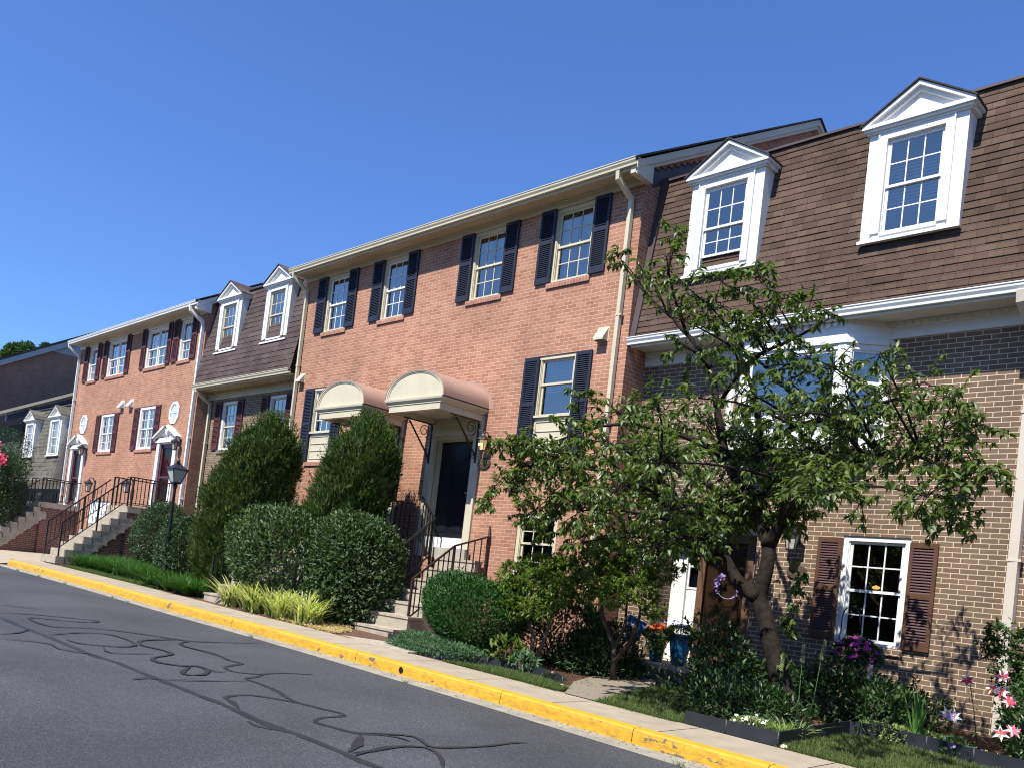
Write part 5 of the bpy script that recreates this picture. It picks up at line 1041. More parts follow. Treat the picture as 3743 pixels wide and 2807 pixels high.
def juniper(name, label, prof, n, seed, lean=0):
    """prof: list of (z, cx, cy, rx, ry) from the ground up"""
    z = np.array([p[0] for p in prof]); A = np.array([p[1:] for p in prof]); T = thing(name, (prof[0][1], prof[0][2], prof[0][0]), label, 'shrub')
    w_ = A[:, 2]; cum = np.linspace(0, 1, 400); zz = z[0]+(z[-1]-z[0])*cum; wd = np.interp(zz, z, w_)+.02; cdf = np.cumsum(wd); cdf /= cdf[-1]
    Z = np.interp(RNG.rand(n), cdf, zz); th = RNG.uniform(0, 2*np.pi, n)
    cx, cy, rx, ry = [np.interp(Z, z, A[:, i]) for i in range(4)]
    nt_ = n//26; th0 = RNG.uniform(0, 2*np.pi, nt_); Z0 = np.interp(RNG.rand(nt_), cdf, zz); th = np.repeat(th0, 26)+RNG.normal(size=nt_*26)*.10; Z = np.repeat(Z0, 26)+RNG.normal(size=nt_*26)*.06; n = nt_*26
    cx, cy, rx, ry = [np.interp(Z, z, A[:, i]) for i in range(4)]; qq = np.repeat(RNG.uniform(.74, 1.05, nt_), 26)
    bump = 1+.06*np.sin(th*5+Z*4+seed)+.05*np.sin(th*11-Z*9); q = qq*bump*RNG.uniform(.86, 1.0, n)
    P = np.stack([cx+rx*q*np.cos(th), cy+ry*q*np.sin(th), Z], 1); sd = np.repeat(unit(nt_)*.5, 26, 0)
    out = np.stack([np.cos(th), np.sin(th), np.zeros(n)], 1); D = out*.6+np.array([0, 0, .95])+sd+unit(n)*.38
    Ln = RNG.uniform(.07, .17, n); leaves_mesh('foliage', lm_jun, P, D, out+unit(n)*.5, Ln, Ln*.26, T, fold=.1, droop=-.05)
    # a few long wild sprays at the crown
    k = 620; Z = z[-1]-RNG.uniform(0, 1, k)**2*(z[-1]-z[0])*.5; th = RNG.uniform(0, 2*np.pi, k); cx, cy, rx, ry = [np.interp(Z, z, A[:, i]) for i in range(4)]
    P = np.stack([cx+rx*.95*np.cos(th), cy+ry*.95*np.sin(th), Z], 1); D = np.stack([np.cos(th)*.35, np.sin(th)*.35, np.ones(k)], 1)+unit(k)*.2
    reps = []; 
    for j in range(7): reps.append((P+D/np.linalg.norm(D, axis=1, keepdims=True)*(.045*j), D+unit(k)*.6))
    P2 = np.concatenate([a for a, b in reps]); D2 = np.concatenate([b for a, b in reps]); L2 = RNG.uniform(.04, .09, len(P2)); leaves_mesh('wild_sprays', lm_jun, P2, D2, unit(len(P2)), L2, L2*.28, T)
    s = MB(); s.tube([(prof[0][1], prof[0][2], prof[0][0]-.1), (prof[2][1], prof[2][2], prof[2][0]), (prof[-2][1], prof[-2][2], prof[-2][0])], [.09, .05, .015], 7); s.build('trunk', wood, T)
    return T
juniper('juniper', 'big egg-shaped green juniper between street lamp and left awning', [(-1.05, -18.2, 10.1, .62, .56), (-.5, -18.2, 10.1, .82, .78), (.2, -18.1, 10.15, 1.03, .98), (.9, -17.9, 10.2, 1.10, 1.04), (1.5, -17.65, 10.2, 1.05, .98), (2.0, -17.4, 10.2, .90, .84), (2.4, -17.25, 10.2, .80, .76), (2.65, -17.15, 10.2, .58, .55), (2.85, -17.1, 10.2, .34, .32), (2.98, -17.1, 10.2, .10, .1)], 62000, 1)
juniper('juniper', 'smaller upright juniper in front of the left awning door', [(-.9, -14.3, 10.4, .35, .3), (.1, -14.4, 10.4, .62, .58), (.9, -14.35, 10.45, .84, .76), (1.5, -14.2, 10.5, .88, .80), (2.0, -14.05, 10.5, .80, .74), (2.35, -13.95, 10.5, .66, .62), (2.58, -13.9, 10.5, .46, .44), (2.75, -13.88, 10.5, .26, .25), (2.86, -13.85, 10.5, .08, .08)], 42000, 2)
shrub('leafy_bush', 'broad leafy green bush with sunlit pale tips, left of a pair, behind the yellow-striped lilies', (-15.25, 9.85, -.12), (1.32, .92, .98), 15000, .10, lm_hedge, 3, extra=(lm_azal2, .012), squash=2.2, amp=.22)
shrub('leafy_bush', 'rounded leafy green bush hugging the left side of the right-hand steps', (-13.35, 10.2, -.1), (.90, .90, 1.08), 13000, .10, lm_hedge, 4, squash=2.2, amp=.2)
shrub('round_bush', 'taller clipped dark bush left of the street lamp, against the landing', (-22.7, 10.5, .12), (.86, .66, .98), 15000, .07, lm_hedge2, 5, squash=2.3, amp=.1)
shrub('round_bush', 'clipped dark bush directly behind the street lamp post', (-20.6, 10.15, -.18), (.80, .66, .86), 15000, .075, lm_hedge2, 6, squash=2.4, amp=.1)
shrub('yew', 'dense dark green yew mound right of the concrete steps', (-9.60, 9.72, -.56), (.74, .62, .60), 36000, .055, lm_yew, 7, amp=.2, lw=.30, upb=.8, squash=2.2, shell=.7)
shrub('juniper_mat', 'low blue-green spreading juniper at the foot of the right-hand steps', (-9.85, 9.15, -1.13), (.85, .26, .16), 9000, .06, lm_blue, 8, lw=.2, upb=.5, amp=.3, stems=2)
# small azalea trees with open stems
def tufty(name, label, blobs, n_each, lsz, m, trunkpts, seed, cat='shrub', lw=.36, base=None, wm=None, rr=.6):
    T = thing(name, (trunkpts[0][0][0], trunkpts[0][0][1], trunkpts[0][0][2]), label, cat); Ps = []; Ds = []
    rnd = random.Random(seed)
    for (x, y, z, r) in blobs:
        tufts = max(26, int(n_each*r*r*165)); U = unit(tufts); q = RNG.uniform(.3, 1, tufts)**.5
        Cn = np.array([x, y, z])+U*np.array([r, r*.85, r*.75])*q[:, None]
        k = 9; out = U+np.array([0, 0, .5])
        P = np.repeat(Cn, k, 0)+RNG.normal(size=(tufts*k, 3))*.012; D = np.repeat(out, k, 0)*.5+unit(tufts*k)
        Ps.append(P); Ds.append(D)
    P = np.concatenate(Ps); D = np.concatenate(Ds); Ln = lsz*RNG.uniform(.6, 1.2, len(P)); Nn = np.tile([0, 0, 1.], (len(P), 1))+unit(len(P))*.5
    leaves_mesh('foliage', m, P, D, Nn, Ln, Ln*lw, T)
    s = MB()
    for pts in trunkpts: s.tube([Vector(p[:3]) for p in pts], [p[3] for p in pts], 7)
    for (x, y, z, r) in blobs:
        b = min((Vector(p[:3]) for t in trunkpts for p in t[1:]), key=lambda v: (v-Vector((x, y, z))).length)
        s.tube([b, b.lerp(Vector((x, y, z)), .5)+Vector((0, 0, -.04)), (x, y, z)], [.014, .010, .005], 5)
        for i in range(4): s.tube([(x, y, z), (x+rnd.uniform(-r, r)*.8, y+rnd.uniform(-r, r)*.8, z+rnd.uniform(-.4, .8)*r)], [.005, .002], 4)
    s.build('branches', wm or wood, T); return T
tufty('azalea', 'airy yellow-green azalea right of the yew mound', [(-9.1, 10.1, .15, .36), (-8.75, 10.2, .28, .34), (-8.95, 9.85, -.12, .34), (-8.5, 10.0, .05, .36), (-8.3, 10.3, .3, .30), (-8.1, 9.9, -.02, .33), (-9.3, 10.2, -.15, .28), (-8.5, 10.3, .38, .25), (-8.8, 9.8, -.35, .28), (-8.3, 9.75, -.30, .25)], 9, .078, lm_azal,
      [[(-8.6, 10.1, -1.2, .04), (-8.65, 10.1, -.7, .032), (-8.9, 10.05, -.35, .022)], [(-8.55, 10.1, -1.2, .035), (-8.4, 10.15, -.6, .028), (-8.3, 10.1, -.1, .016)]], 21, wm=wood_grey)
tufty('azalea', 'taller open-stemmed azalea tree beside the garden flag', [(-7.9, 10.35, .42, .32), (-7.55, 10.5, .62, .34), (-7.2, 10.5, .40, .36), (-7.55, 10.2, .22, .36), (-7.0, 10.4, .12, .30), (-7.85, 10.1, .05, .28), (-6.85, 10.6, .42, .26), (-7.25, 10.1, -.02, .24), (-7.9, 10.5, .70, .2), (-6.8, 10.5, -.15, .18)], 9, .078, lm_azal,
      [[(-7.3, 10.4, -1.2, .05), (-7.35, 10.4, -.7, .042), (-7.55, 10.3, -.3, .03), (-7.6, 10.3, .05, .02)], [(-7.32, 10.4, -.95, .04), (-7.1, 10.45, -.6, .032), (-7.0, 10.45, -.2, .02), (-7.05, 10.4, .1, .012)], [(-7.35, 10.4, -.8, .03), (-7.2, 10.4, -.4, .025), (-7.25, 10.45, .0, .014)]], 22)
# strappy plants
def blades(P, ang, Ln, Wd, arch, seg=4, tilt=None):
    n = len(P); d = np.stack([np.cos(ang), np.sin(ang), np.zeros(n)], 1); s = np.stack([-np.sin(ang), np.cos(ang), np.zeros(n)], 1)
    V = np.empty((n, seg*2+1, 3)); t0 = tilt if tilt is not None else np.full(n, .35)
    for i in range(seg+1):
        t = i/seg; h = Ln*(t-arch*t*t*.9)*np.cos(t0*.5); o = Ln*(t*np.sin(t0)+arch*t*t*.65); c = P+d*o[:, None]+np.array([0, 0, 1.])*h[:, None]; w_ = (Wd*(1-t**2*.85)*.5)[:, None]
        if i < seg: V[:, 2*i] = c-s*w_; V[:, 2*i+1] = c+s*w_
        else: V[:, 2*seg] = c
    F = []
    for i in range(seg-1): F += [[2*i, 2*i+1, 2*i+3], [2*i, 2*i+3, 2*i+2]]
    F += [[2*seg-2, 2*seg-1, 2*seg]]; F = (np.arange(n)[:, None, None]*(2*seg+1)+np.array(F)[None]).reshape(-1, 3)
    return V.reshape(-1, 3), F
def clumps(name, m, pts, nb, Ln, Wd, arch, parent=None, spread=.06, seg=4, tilt=(.1, .9), **kw):
    P = []; 
    for x, y in pts: 
        k = nb; a = RNG.uniform(0, 6.28, k); r = RNG.uniform(0, spread, k); X = x+r*np.cos(a); Y = y+r*np.sin(a); P.append(np.stack([X, Y, np.array([zg(u, v)-.01 for u, v in zip(X, Y)])], 1))
    P = np.concatenate(P); n = len(P); V, F = blades(P, RNG.uniform(0, 6.28, n), Ln*RNG.uniform(.6, 1.15, n), np.full(n, Wd), arch*RNG.uniform(.5, 1.2, n), seg, RNG.uniform(*tilt, n))
    off = np.array(wloc(parent)) if parent is not None else 0
    return raw_mesh(name, m, V-off, F, parent, **kw)
def pts_in(poly, n, rnd):
    xs_ = [p[0] for p in poly]; ys_ = [p[1] for p in poly]; out = []
    while len(out) < n:
        x, y = rnd.uniform(min(xs_), max(xs_)), rnd.uniform(min(ys_), max(ys_)); c = False; j = len(poly)-1
        for i in range(len(poly)):
            if (poly[i][1] > y) != (poly[j][1] > y) and x < (poly[j][0]-poly[i][0])*(y-poly[i][1])/(poly[j][1]-poly[i][1])+poly[i][0]: c = not c
            j = i
        if c: out.append((x, y))
    return out
rnd = random.Random(4)
LIR1 = [(-24.6, 8.95), (-19.9, 9.0), (-20.0, 10.0), (-24.7, 10.3)]; LIR2 = [(-19.3, 8.72), (-16.95, 8.75), (-16.95, 9.5), (-19.4, 9.7)]
clumps('liriope', lm_lir, pts_in(LIR1, 330, rnd), 30, .62, .016, .6, spread=.14, label='long bright green liriope bed left of the street lamp', cat='ground cover', kind='stuff')
clumps('liriope', lm_lir, pts_in(LIR2, 42, rnd), 56, .58, .028, .66, spread=.08, tilt=(.1, 1.15), label='darker liriope bank between the street lamp and the low steps', cat='ground cover', kind='stuff')
LW1 = [(-24.3, 8.52), (-18.6, 8.62), (-19.2, 8.95), (-24.4, 9.0)]
def lawn(name, poly, n, ln, label, m=lm_grass, wd=.006):
    q = pts_in(poly, n, rnd); P = np.array([(x, y, zg(x, y)-.012) for x, y in q]); V, F = blades(P, RNG.uniform(0, 6.28, n), ln*RNG.uniform(.5, 1.3, n), np.full(n, wd), RNG.uniform(.1, .8, n), 2, RNG.uniform(0, .9, n))
    return raw_mesh(name, m, V, F, label=label, cat='grass', kind='stuff')
lawn('lawn', LW1, 26000, .07, 'thin dry grass strip beside the pavement near the liriope', wd=.008)
G1 = [(-9.2, 8.80), (-7.6, 8.72), (-6.9, 8.66), (-7.0, 9.0), (-7.9, 9.28), (-8.6, 9.18), (-8.9, 8.9)]
G2 = [(-6.25, 8.58), (-5.1, 8.50), (-5.05, 8.9), (-5.6, 10.6), (-6.2, 11.2), (-6.75, 10.75), (-6.5, 9.6)]
G3 = [(-3.92, 8.46), (-1.0, 8.3), (-1.0, 10.0), (-2.6, 9.9), (-3.1, 10.1), (-3.65, 10.15), (-3.9, 10.0), (-3.95, 9.2)]
lawn('lawn', G1, 20000, .085, 'small grass wedge below the black edging, centre'); lawn('lawn', G2, 34000, .085, 'shaded grass patch right of the door path'); lawn('lawn', G3, 60000, .075, 'bright grass strip at bottom right corner')
for P_, nm in ((G1, 1), (G2, 2), (G3, 3), (LW1, 4)): bed('turf', P_, mat('turf_soil', (.045, .07, .02), .95, .1, .3, 12, .8, 60), off=.002*nm-.008)
# dry leaf litter right of the striped lilies
q = pts_in([(-13.7, 8.78), (-11.95, 8.80), (-12.2, 9.3), (-12.66, 9.7), (-13.4, 9.8), (-13.8, 9.4)], 5200, rnd); P = np.array([(x, y, zg(x, y)+rnd.uniform(.0, .03)) for x, y in q]); n = len(P)
leaves_mesh('leaf_litter', petal('litter', (.42, .32, .20)), P, np.stack([RNG.normal(size=n), RNG.normal(size=n), RNG.normal(size=n)*.25], 1), np.tile([0, 0, 1.], (n, 1))+unit(n)*.4, RNG.uniform(.04, .09, n), RNG.uniform(.014, .036, n), label='pale dry leaf litter beside the bottom step', cat='leaf litter', kind='stuff')
q = pts_in([(-20.9, 8.95), (-18.9, 8.95), (-19.2, 9.7), (-20.8, 9.6)], 900, rnd); P = np.array([(x, y, zg(x, y)+.01) for x, y in q]); n = len(P)
leaves_mesh('leaf_litter', MATS['litter'], P, np.stack([RNG.normal(size=n), RNG.normal(size=n), RNG.normal(size=n)*.2], 1), np.tile([0, 0, 1.], (n, 1)), RNG.uniform(.03, .08, n), RNG.uniform(.01, .03, n), label='brown dry leaves at the foot of the street lamp', cat='leaf litter', kind='stuff')
# bark mulch chips
q = pts_in([(-8.9, 9.3), (-7.3, 9.25), (-6.95, 9.5), (-7.9, 10.6), (-9.4, 9.9)], 3800, rnd)+pts_in([(-4.9, 9.0), (-3.98, 8.65), (-3.95, 10.2), (-2.0, 10.1), (-2.0, 12.2), (-5.0, 12.2)], 7000, rnd)+pts_in([(-14.3, 8.75), (-12.7, 8.78), (-12.7, 9.6), (-14.3, 9.6)], 1500, rnd)
P = np.array([(x, y, zg(x, y)+rnd.uniform(-.01, .012)) for x, y in q]); n = len(P)
leaves_mesh('bark_chips', petal('bark_chip', (.10, .055, .04)), P, np.stack([RNG.normal(size=n), RNG.normal(size=n), RNG.normal(size=n)*.2], 1), np.tile([0, 0, 1.], (n, 1))+unit(n)*.5, RNG.uniform(.02, .055, n), RNG.uniform(.008, .018, n), label='reddish bark chips strewn over the flower beds', cat='mulch', kind='stuff')
# variegated lilies: separate clumps
for i, (x, y, lab) in enumerate([(-15.75, 8.98, 'yellow-striped lily clump at the left end of the row, nearest the low steps'), (-15.3, 9.15, 'yellow-striped lily clump, second from the low steps'), (-14.85, 8.98, 'yellow-striped lily clump left of the middle of the row'), (-14.4, 9.15, 'yellow-striped lily clump in the middle of the row'),
                               (-13.95, 8.98, 'yellow-striped lily clump just right of the middle of the row'), (-13.5, 9.12, 'yellow-striped lily clump next to last before the leaf litter'), (-13.1, 9.0, 'yellow-striped lily clump at the right end of the row beside the leaf litter')]):
    T = thing('striped_lily', (x, y, zg(x, y)), lab, 'plant', 'yellow-striped lily clumps in front of the leafy bushes')
    clumps('blades', lm_var, [(x, y)], 120, .80, .036, .5, T, spread=.22, seg=6, tilt=(.1, .75))
    clumps('green_blades', lm_lir, [(x, y)], 30, .70, .028, .45, T, spread=.2, seg=6, tilt=(.1, .7))
# ---------------- cherry tree
CT = thing('cherry_tree', (-4.58, 10.3, -1.25), 'leaning cherry tree with drooping leaves in front of the brown house', 'tree')
tb = MB(); LIMBS = [TRUNK, LIMB_A, LIMB_B, LIMB_C, LIMB_D, LIMB_E, LIMB_F, LIMB_G, LIMB_H]
def smooth_path(pts, sub=3):
    P = [Vector(p[:3]) for p in pts]; R = [p[3] for p in pts]; out = []; rr = []
    for i in range(len(P)-1):
        p0, p1, p2, p3 = P[max(i-1, 0)], P[i], P[i+1], P[min(i+2, len(P)-1)]
        for k in range(sub):
            t = k/sub; out.append(.5*((2*p1)+(p2-p0)*t+(2*p0-5*p1+4*p2-p3)*t*t+(3*p1-p0-3*p2+p3)*t**3)); rr.append(R[i]*(1-t)+R[i+1]*t)
    return out+[P[-1]], rr+[R[-1]]
LP_ = []
for Lb in LIMBS:
    p, r = smooth_path(Lb); LP_ += list(zip(p, r))
p, r = smooth_path(TRUNK+LIMB_B[1:], 4); tb.tube(p, [q_*.82 for q_ in r], 16)
tb.lathe((-4.58, 10.3, -1.3), [(.30, 0), (.22, .08), (.18, .2)], 14)
tr = tb.build('trunk', C['bark'], CT)
lb = MB()
for Lb in LIMBS[1:]:
    if Lb is LIMB_B: continue
    p, r = smooth_path(Lb); lb.tube(p, r, 9)
rc = random.Random(77); LPs = []; LDs = []
def branch_to(start, r0, end, sag=.1):
    v = end-start; L = v.length; mid = start.lerp(end, .5)+Vector((rc.uniform(-.12, .12), rc.uniform(-.12, .12), sag+rc.uniform(-.05, .1)))*L
    pts = [start.lerp(mid, t)*(1-t)+mid.lerp(end, t)*t for t in (0, .2, .4, .6, .8, 1)]
    lb.tube(pts, [r0*(1-.7*i/5) for i in range(6)], 6, cap=False); return pts
def twig(p0, d, L, n, droop):
    """a twig with alternate drooping leaves and a tuft at the tip"""
    pts = [p0]; dd = d.copy()
    for i in range(n):
        dd = (dd+Vector((rc.uniform(-.18, .18), rc.uniform(-.18, .18), rc.uniform(-.15, .12)-droop))).normalized(); pts.append(pts[-1]+dd*(L/n))
    lb.tube(pts, [.006*(1-.7*i/n)+.0012 for i in range(n+1)], 4, cap=False)
    for i, p in enumerate(pts[1:]):
        k = 3 if i < n-1 else 7
        for j in range(k):
            s = Vector((rc.gauss(0, 1), rc.gauss(0, 1), rc.gauss(0, .6))); ld = (dd*.55+s.normalized()*.8+Vector((0, 0, -.55))).normalized()
            LPs.append(p+Vector((rc.uniform(-.01, .01),)*3)); LDs.append(ld)
for (x, y, z, r) in BLOBS:
    c = Vector((x, y, z)); q, qr = min(LP_[6:], key=lambda t: (t[0]-c).length*(1 if t[0].z < c.z+.1 else 1.7))
    main = branch_to(q, max(.010, min(.026, qr*.7)), c)
    nt_ = int(6+r*(66 if z < 2.6 else 40)*(.62 if x > -4.3 else 1.25 if x < -6.2 and z < 2.4 else 1))
    for i in range(nt_):
        base = main[rc.choice((2, 3, 4, 5, 5, 5))]
        th = rc.uniform(0, 6.283); ph = rc.uniform(-.7, 1.0); d = Vector((math.cos(th)*math.cos(ph), .8*math.sin(th)*math.cos(ph), math.sin(ph)))
        e = base+d*r*rc.uniform(.15, .75)
        if e.y > 11.7: e.y = 11.6
        lb.tube([base, base.lerp(e, .5)+Vector((0, 0, .03)), e], [.006, .0045, .003], 4, cap=False)
        twig(e, (d+Vector((0, 0, .25))).normalized(), r*rc.uniform(.35, .7)+.06, 4, .10)
# ivy-like shoots on the trunk
for i in range(26):
    t = rc.random(); p = Vector((-4.78+.12*rc.random()+.1*t, 10.15+.1*rc.random(), -.55+1.25*t)); twig(p, Vector((rc.uniform(-.4, .6), -.5, rc.uniform(-.3, .4))).normalized(), .12, 3, .15)
lb.build('branches', C['bark'], CT)
P = np.array([tuple(v) for v in LPs]); D = np.array([tuple(v) for v in LDs]); n = len(P); print('cherry leaves', n)
Ln = RNG.uniform(.055, .115, n); Nn = np.tile([0, -.25, 1.], (n, 1))+unit(n)*.6
leaves_mesh('foliage', lm_cherry, P, D, Nn, Ln, Ln*RNG.uniform(.36, .5, n), CT, fold=.18, droop=.18)
# ---------------- perennials round the tree
shrub('perennial', 'dark leafy perennial with violet flowers left of the cherry trunk', (-5.55, 10.35, -.85), (.45, .4, .50), 2600, .085, lm_dark, 31, 'plant', lw=.5, amp=.55, shell=.3)
shrub('perennial', 'dark bushy perennial right of the cherry trunk, under the window', (-4.3, 11.1, -.98), (.75, .4, .36), 5000, .075, lm_dark, 32, 'plant', lw=.45, amp=.55, shell=.3)
shrub('perennial', 'yellow-green leafy perennial below the hanging basket', (-3.75, 10.9, -.98), (.45, .3, .28), 2200, .07, lm_hedge, 33, 'plant', lw=.45)
shrub('perennial', 'dark low foliage under the cherry tree behind the corner edging', (-4.75, 9.5, -1.05), (.6, .5, .22), 3000, .09, lm_dark, 34, 'plant', lw=.3, amp=.55, shell=.3)
shrub('perennial', 'dark strappy foliage in front of the garden flag', (-8.05, 10.9, -1.05), (.70, .5, .24), 4200, .12, lm_dark, 35, 'plant', lw=.14, amp=.55, shell=.3)
shrub('perennial', 'small leafy plant beside the short edging by the path', (-6.1, 11.35, -1.0), (.35, .3, .2), 1500, .08, lm_dark, 36, 'plant', lw=.3)
shrub('shade_filler_shrub', 'added dark shrub standing in for the deep shade behind the airy azalea', (-8.75, 10.9, -.72), (.85, .5, .5), 6500, .08, lm_dark, 61, lw=.35, amp=.4)  # dark leaves put in to give the deep shade under the azaleas
shrub('shade_filler_shrub', 'small added dark shrub standing in for the shade between the two azaleas', (-7.85, 10.75, -.85), (.45, .4, .36), 3000, .08, lm_dark, 62, lw=.3, amp=.4)  # second added shrub, its dark leaves fill the gap with shade
shrub('hosta', 'light green broad-leaved seedling on red mulch, right of the yew', (-8.55, 9.45, -.98), (.26, .2, .16), 120, .14, lm_azal, 37, 'plant', lw=.32, stems=3)
shrub('hosta', 'paler broad-leaved seedling nearest the black edging', (-8.15, 9.42, -1.08), (.22, .16, .10), 110, .12, lm_blue, 38, 'plant', lw=.32, stems=3)
for i, (x, y, r) in enumerate([(-3.7, 10.45, .22), (-3.45, 10.4, .2), (-3.2, 10.5, .24), (-2.95, 10.5, .2)]):
    shrub('ground_cover_plant', ['pale variegated cover plant with lilac flowers, leftmost behind the long edging', 'cream and green cover plant left of the gladiolus', 'cream and green cover plant just right of the gladiolus', 'low green cover plant under the lily stems'][i], (x, y, zg(x, y)+.05), (r, .18, .10), 700, .045, lm_cover if i < 3 else lm_hedge, 40+i, 'plant', lw=.5, stems=2)
tufty('rose_bush', 'tall glossy rose bush at the right edge beside the downspout', [(-2.75, 11.3, .10, .20), (-2.5, 11.4, .0, .24), (-2.7, 11.3, -.22, .24), (-2.4, 11.3, -.30, .26), (-2.62, 11.35, -.5, .22), (-2.3, 11.3, .12, .2), (-2.35, 11.3, -.6, .25), (-2.88, 11.3, -.05, .12)], 7, .055, lm_rose, [[(-2.5, 11.5, -1.15, .02), (-2.55, 11.45, -.6, .015), (-2.5, 11.4, -.1, .01)]], 51, lw=.6)
shrub('rose_bush', 'lower dark leafy bush at the right edge under the rose', (-2.15, 10.9, -.85), (.40, .40, .42), 3200, .075, lm_rose, 52, lw=.4, amp=.3)
def flowers(parent, name, m, pts, r, petals=5, cup=.2, facing=(0, -.7, .6), parent_off=True):
    P = []; D = []; Nn = []
    f0 = np.array(facing)/np.linalg.norm(facing)
    for p in pts:
        f = f0+RNG.normal(size=3)*.35; f /= np.linalg.norm(f); a = np.cross(f, [0.1, 0, 1]); a /= np.linalg.norm(a); b = np.cross(f, a); ph = RNG.rand()*6
        for k in range(petals):
            t = ph+6.283*k/petals; d = a*math.cos(t)+b*math.sin(t)+f*cup; P.append(p); D.append(d); Nn.append(f)
    n = len(P); return leaves_mesh(name, m, np.array(P), np.array(D), np.array(Nn), np.full(n, r)*RNG.uniform(.85, 1.1, n), np.full(n, r*.75 if petals < 6 else r*.42), parent, fold=.05, droop=.1)
def stem_plant(name, label, base, top, m, cat='plant', nl=30, ll=.12, lw=.14, stemr=.006, whorl=True, z0=.1, group=None):
    T = thing(name, base, label, cat, group); B, E = Vector(base), Vector(top)
    MB().tube([B, B.lerp(E, .5)+Vector((.01, 0, 0)), E], [stemr, stemr*.8, stemr*.5], 5).build('stem', m, T)
    P = []; D = []
    for i in range(nl):
        t = z0+(.92-z0)*i/nl; p = B.lerp(E, t); a = i*2.4; P.append(tuple(p)); D.append((math.cos(a), math.sin(a), .35-.5*(1-t)))
    L_ = ll*(1-.6*np.arange(nl)/nl); leaves_mesh('leaves', m, np.array(P), np.array(D), np.tile([0, 0, 1.], (nl, 1)), L_, np.full(nl, ll*lw), T, droop=.3); return T
def spike(T, m, base, top, n, r):
    B, E = Vector(base), Vector(top); P = []; D = []
    for i in range(n):
        t = i/n; a = i*2.4; rr = r*(1-.5*t); p = B.lerp(E, t); P.append((p.x+rr*math.cos(a)*.5, p.y+rr*math.sin(a)*.5, p.z)); D.append((math.cos(a), math.sin(a), .4))
    leaves_mesh('flower_spike', m, np.array(P), np.array(D), np.tile([0, 0, 1.], (n, 1)), np.full(n, r), np.full(n, r*.7), T)
pt_grey = petal('silver_bud', (.36, .38, .30))
for i, (b, t_, lab) in enumerate([((-4.35, 9.25, -1.2), (-4.42, 9.5, -.45), 'tall feathery liatris spike left of three, in front of the cherry trunk'), ((-4.12, 9.3, -1.22), (-4.2, 9.5, -.28), 'liatris spike with grey bud head, middle of three'), ((-4.02, 9.35, -1.22), (-3.97, 9.5, -.2), 'tallest liatris spike with silver head, right of three'), ((-3.75, 10.1, -1.2), (-3.65, 10.0, -.42), 'short liatris spike with lilac tip under the hanging basket')]):
    T = stem_plant('liatris', lab, b, tuple(Vector(b).lerp(Vector(t_), .8)), lm_lir, nl=[110, 12, 12, 40][i], ll=[.16, .2, .2, .14][i], lw=.07, z0=.0)
    spike(T, pt_grey if i < 3 else pt_pur, tuple(Vector(b).lerp(Vector(t_), .78)), t_, 60, .022)
T = thing('liriope_tuft', (-4.12, 9.0, -1.24), 'white-striped grassy tuft at the corner of the black edging', 'plant'); clumps('blades', petal('striped_blade', (.20, .27, .10)), [(-4.12, 9.0), (-4.0, 9.1)], 60, .38, .014, .7, T, spread=.06, seg=5)
T = thing('white_flowers', (-4.35, 8.8, -1.24), 'small cushion of white flowers behind the edging corner', 'plant')
q = [(-4.35+rc.gauss(0, .11), 8.8+rc.gauss(0, .07), -1.13+rc.gauss(0, .03)) for i in range(26)]; flowers(T, 'blooms', pt_wht, [np.array(p) for p in q], .022, 6)
n = 900; U = unit(n); leaves_mesh('foliage', lm_cover, np.array([-4.35, 8.8, -1.22])+U*np.array([.24, .14, .10]), U+np.array([0, 0, .5]), unit(n), np.full(n, .035), np.full(n, .014), T)
# gladiolus
T = thing('gladiolus', (-3.22, 10.3, zg(-3.2, 10.3)), 'bright green sword-leaved gladiolus clump before the brick wall', 'plant')
P = np.array([(-3.22+rc.gauss(0, .03), 10.3+rc.gauss(0, .03), zg(-3.2, 10.3)) for i in range(26)]); V, F = blades(P, RNG.uniform(0, 6.28, 26), RNG.uniform(.4, .68, 26), np.full(26, .03), RNG.uniform(0, .12, 26), 4, RNG.uniform(.0, .45, 26)); raw_mesh('blades', leafmat('sword_leaf', (0.057, 0.148, 0.025), (0.098, 0.213, 0.041)), V-np.array(wloc(T)), F, T)
# stargazer lilies
for i, (base, top, hs_, lab) in enumerate([((-2.8, 10.9, -1.15), (-2.86, 10.6, -.40), [(-2.87, 10.58, -.45)], 'thin stargazer lily with one drooping crimson bloom in front of the brick'),
        ((-2.5, 10.7, -1.15), (-2.55, 10.5, -.25), [(-2.52, 10.5, -.36), (-2.50, 10.45, -.52), (-2.43, 10.45, -.60), (-2.60, 10.5, -.50)], 'tall stargazer lily with clustered pink blooms beside the rose bush'),
        ((-2.35, 10.4, -1.2), (-2.36, 10.3, -.82), [(-2.33, 10.25, -.88), (-2.42, 10.2, -.92)], 'low stargazer lily with two pink blooms at the bottom right'),
        ((-3.05, 10.7, -1.15), (-3.0, 10.55, -.80), [(-3.0, 10.5, -.84), (-2.93, 10.5, -.86)], 'faded violet lily bloom right of the gladiolus')]):
    T = stem_plant('stargazer_lily', lab, base, top, lm_dark if i == 3 else lm_rose, nl=22, ll=.14, lw=.22)
    flowers(T, 'bloom', [pt_red, pt_pink, pt_pink, pt_pur][i], [np.array(p) for p in hs_], .078, 6, .25, (.3, -.8, .1)); flowers(T, 'bloom_edge', pt_wht, [np.array(p)+np.array([0, .006, 0]) for p in hs_], .083, 6, .22, (.3, -.8, .1))
    st_ = MB()
    for p in hs_:
        for k in range(4): st_.tube([p, (p[0]+rc.uniform(-.02, .03), p[1]-.07, p[2]+rc.uniform(-.03, .03))], .0025, 4)
    st_.build('stamens', pt_yel, T)
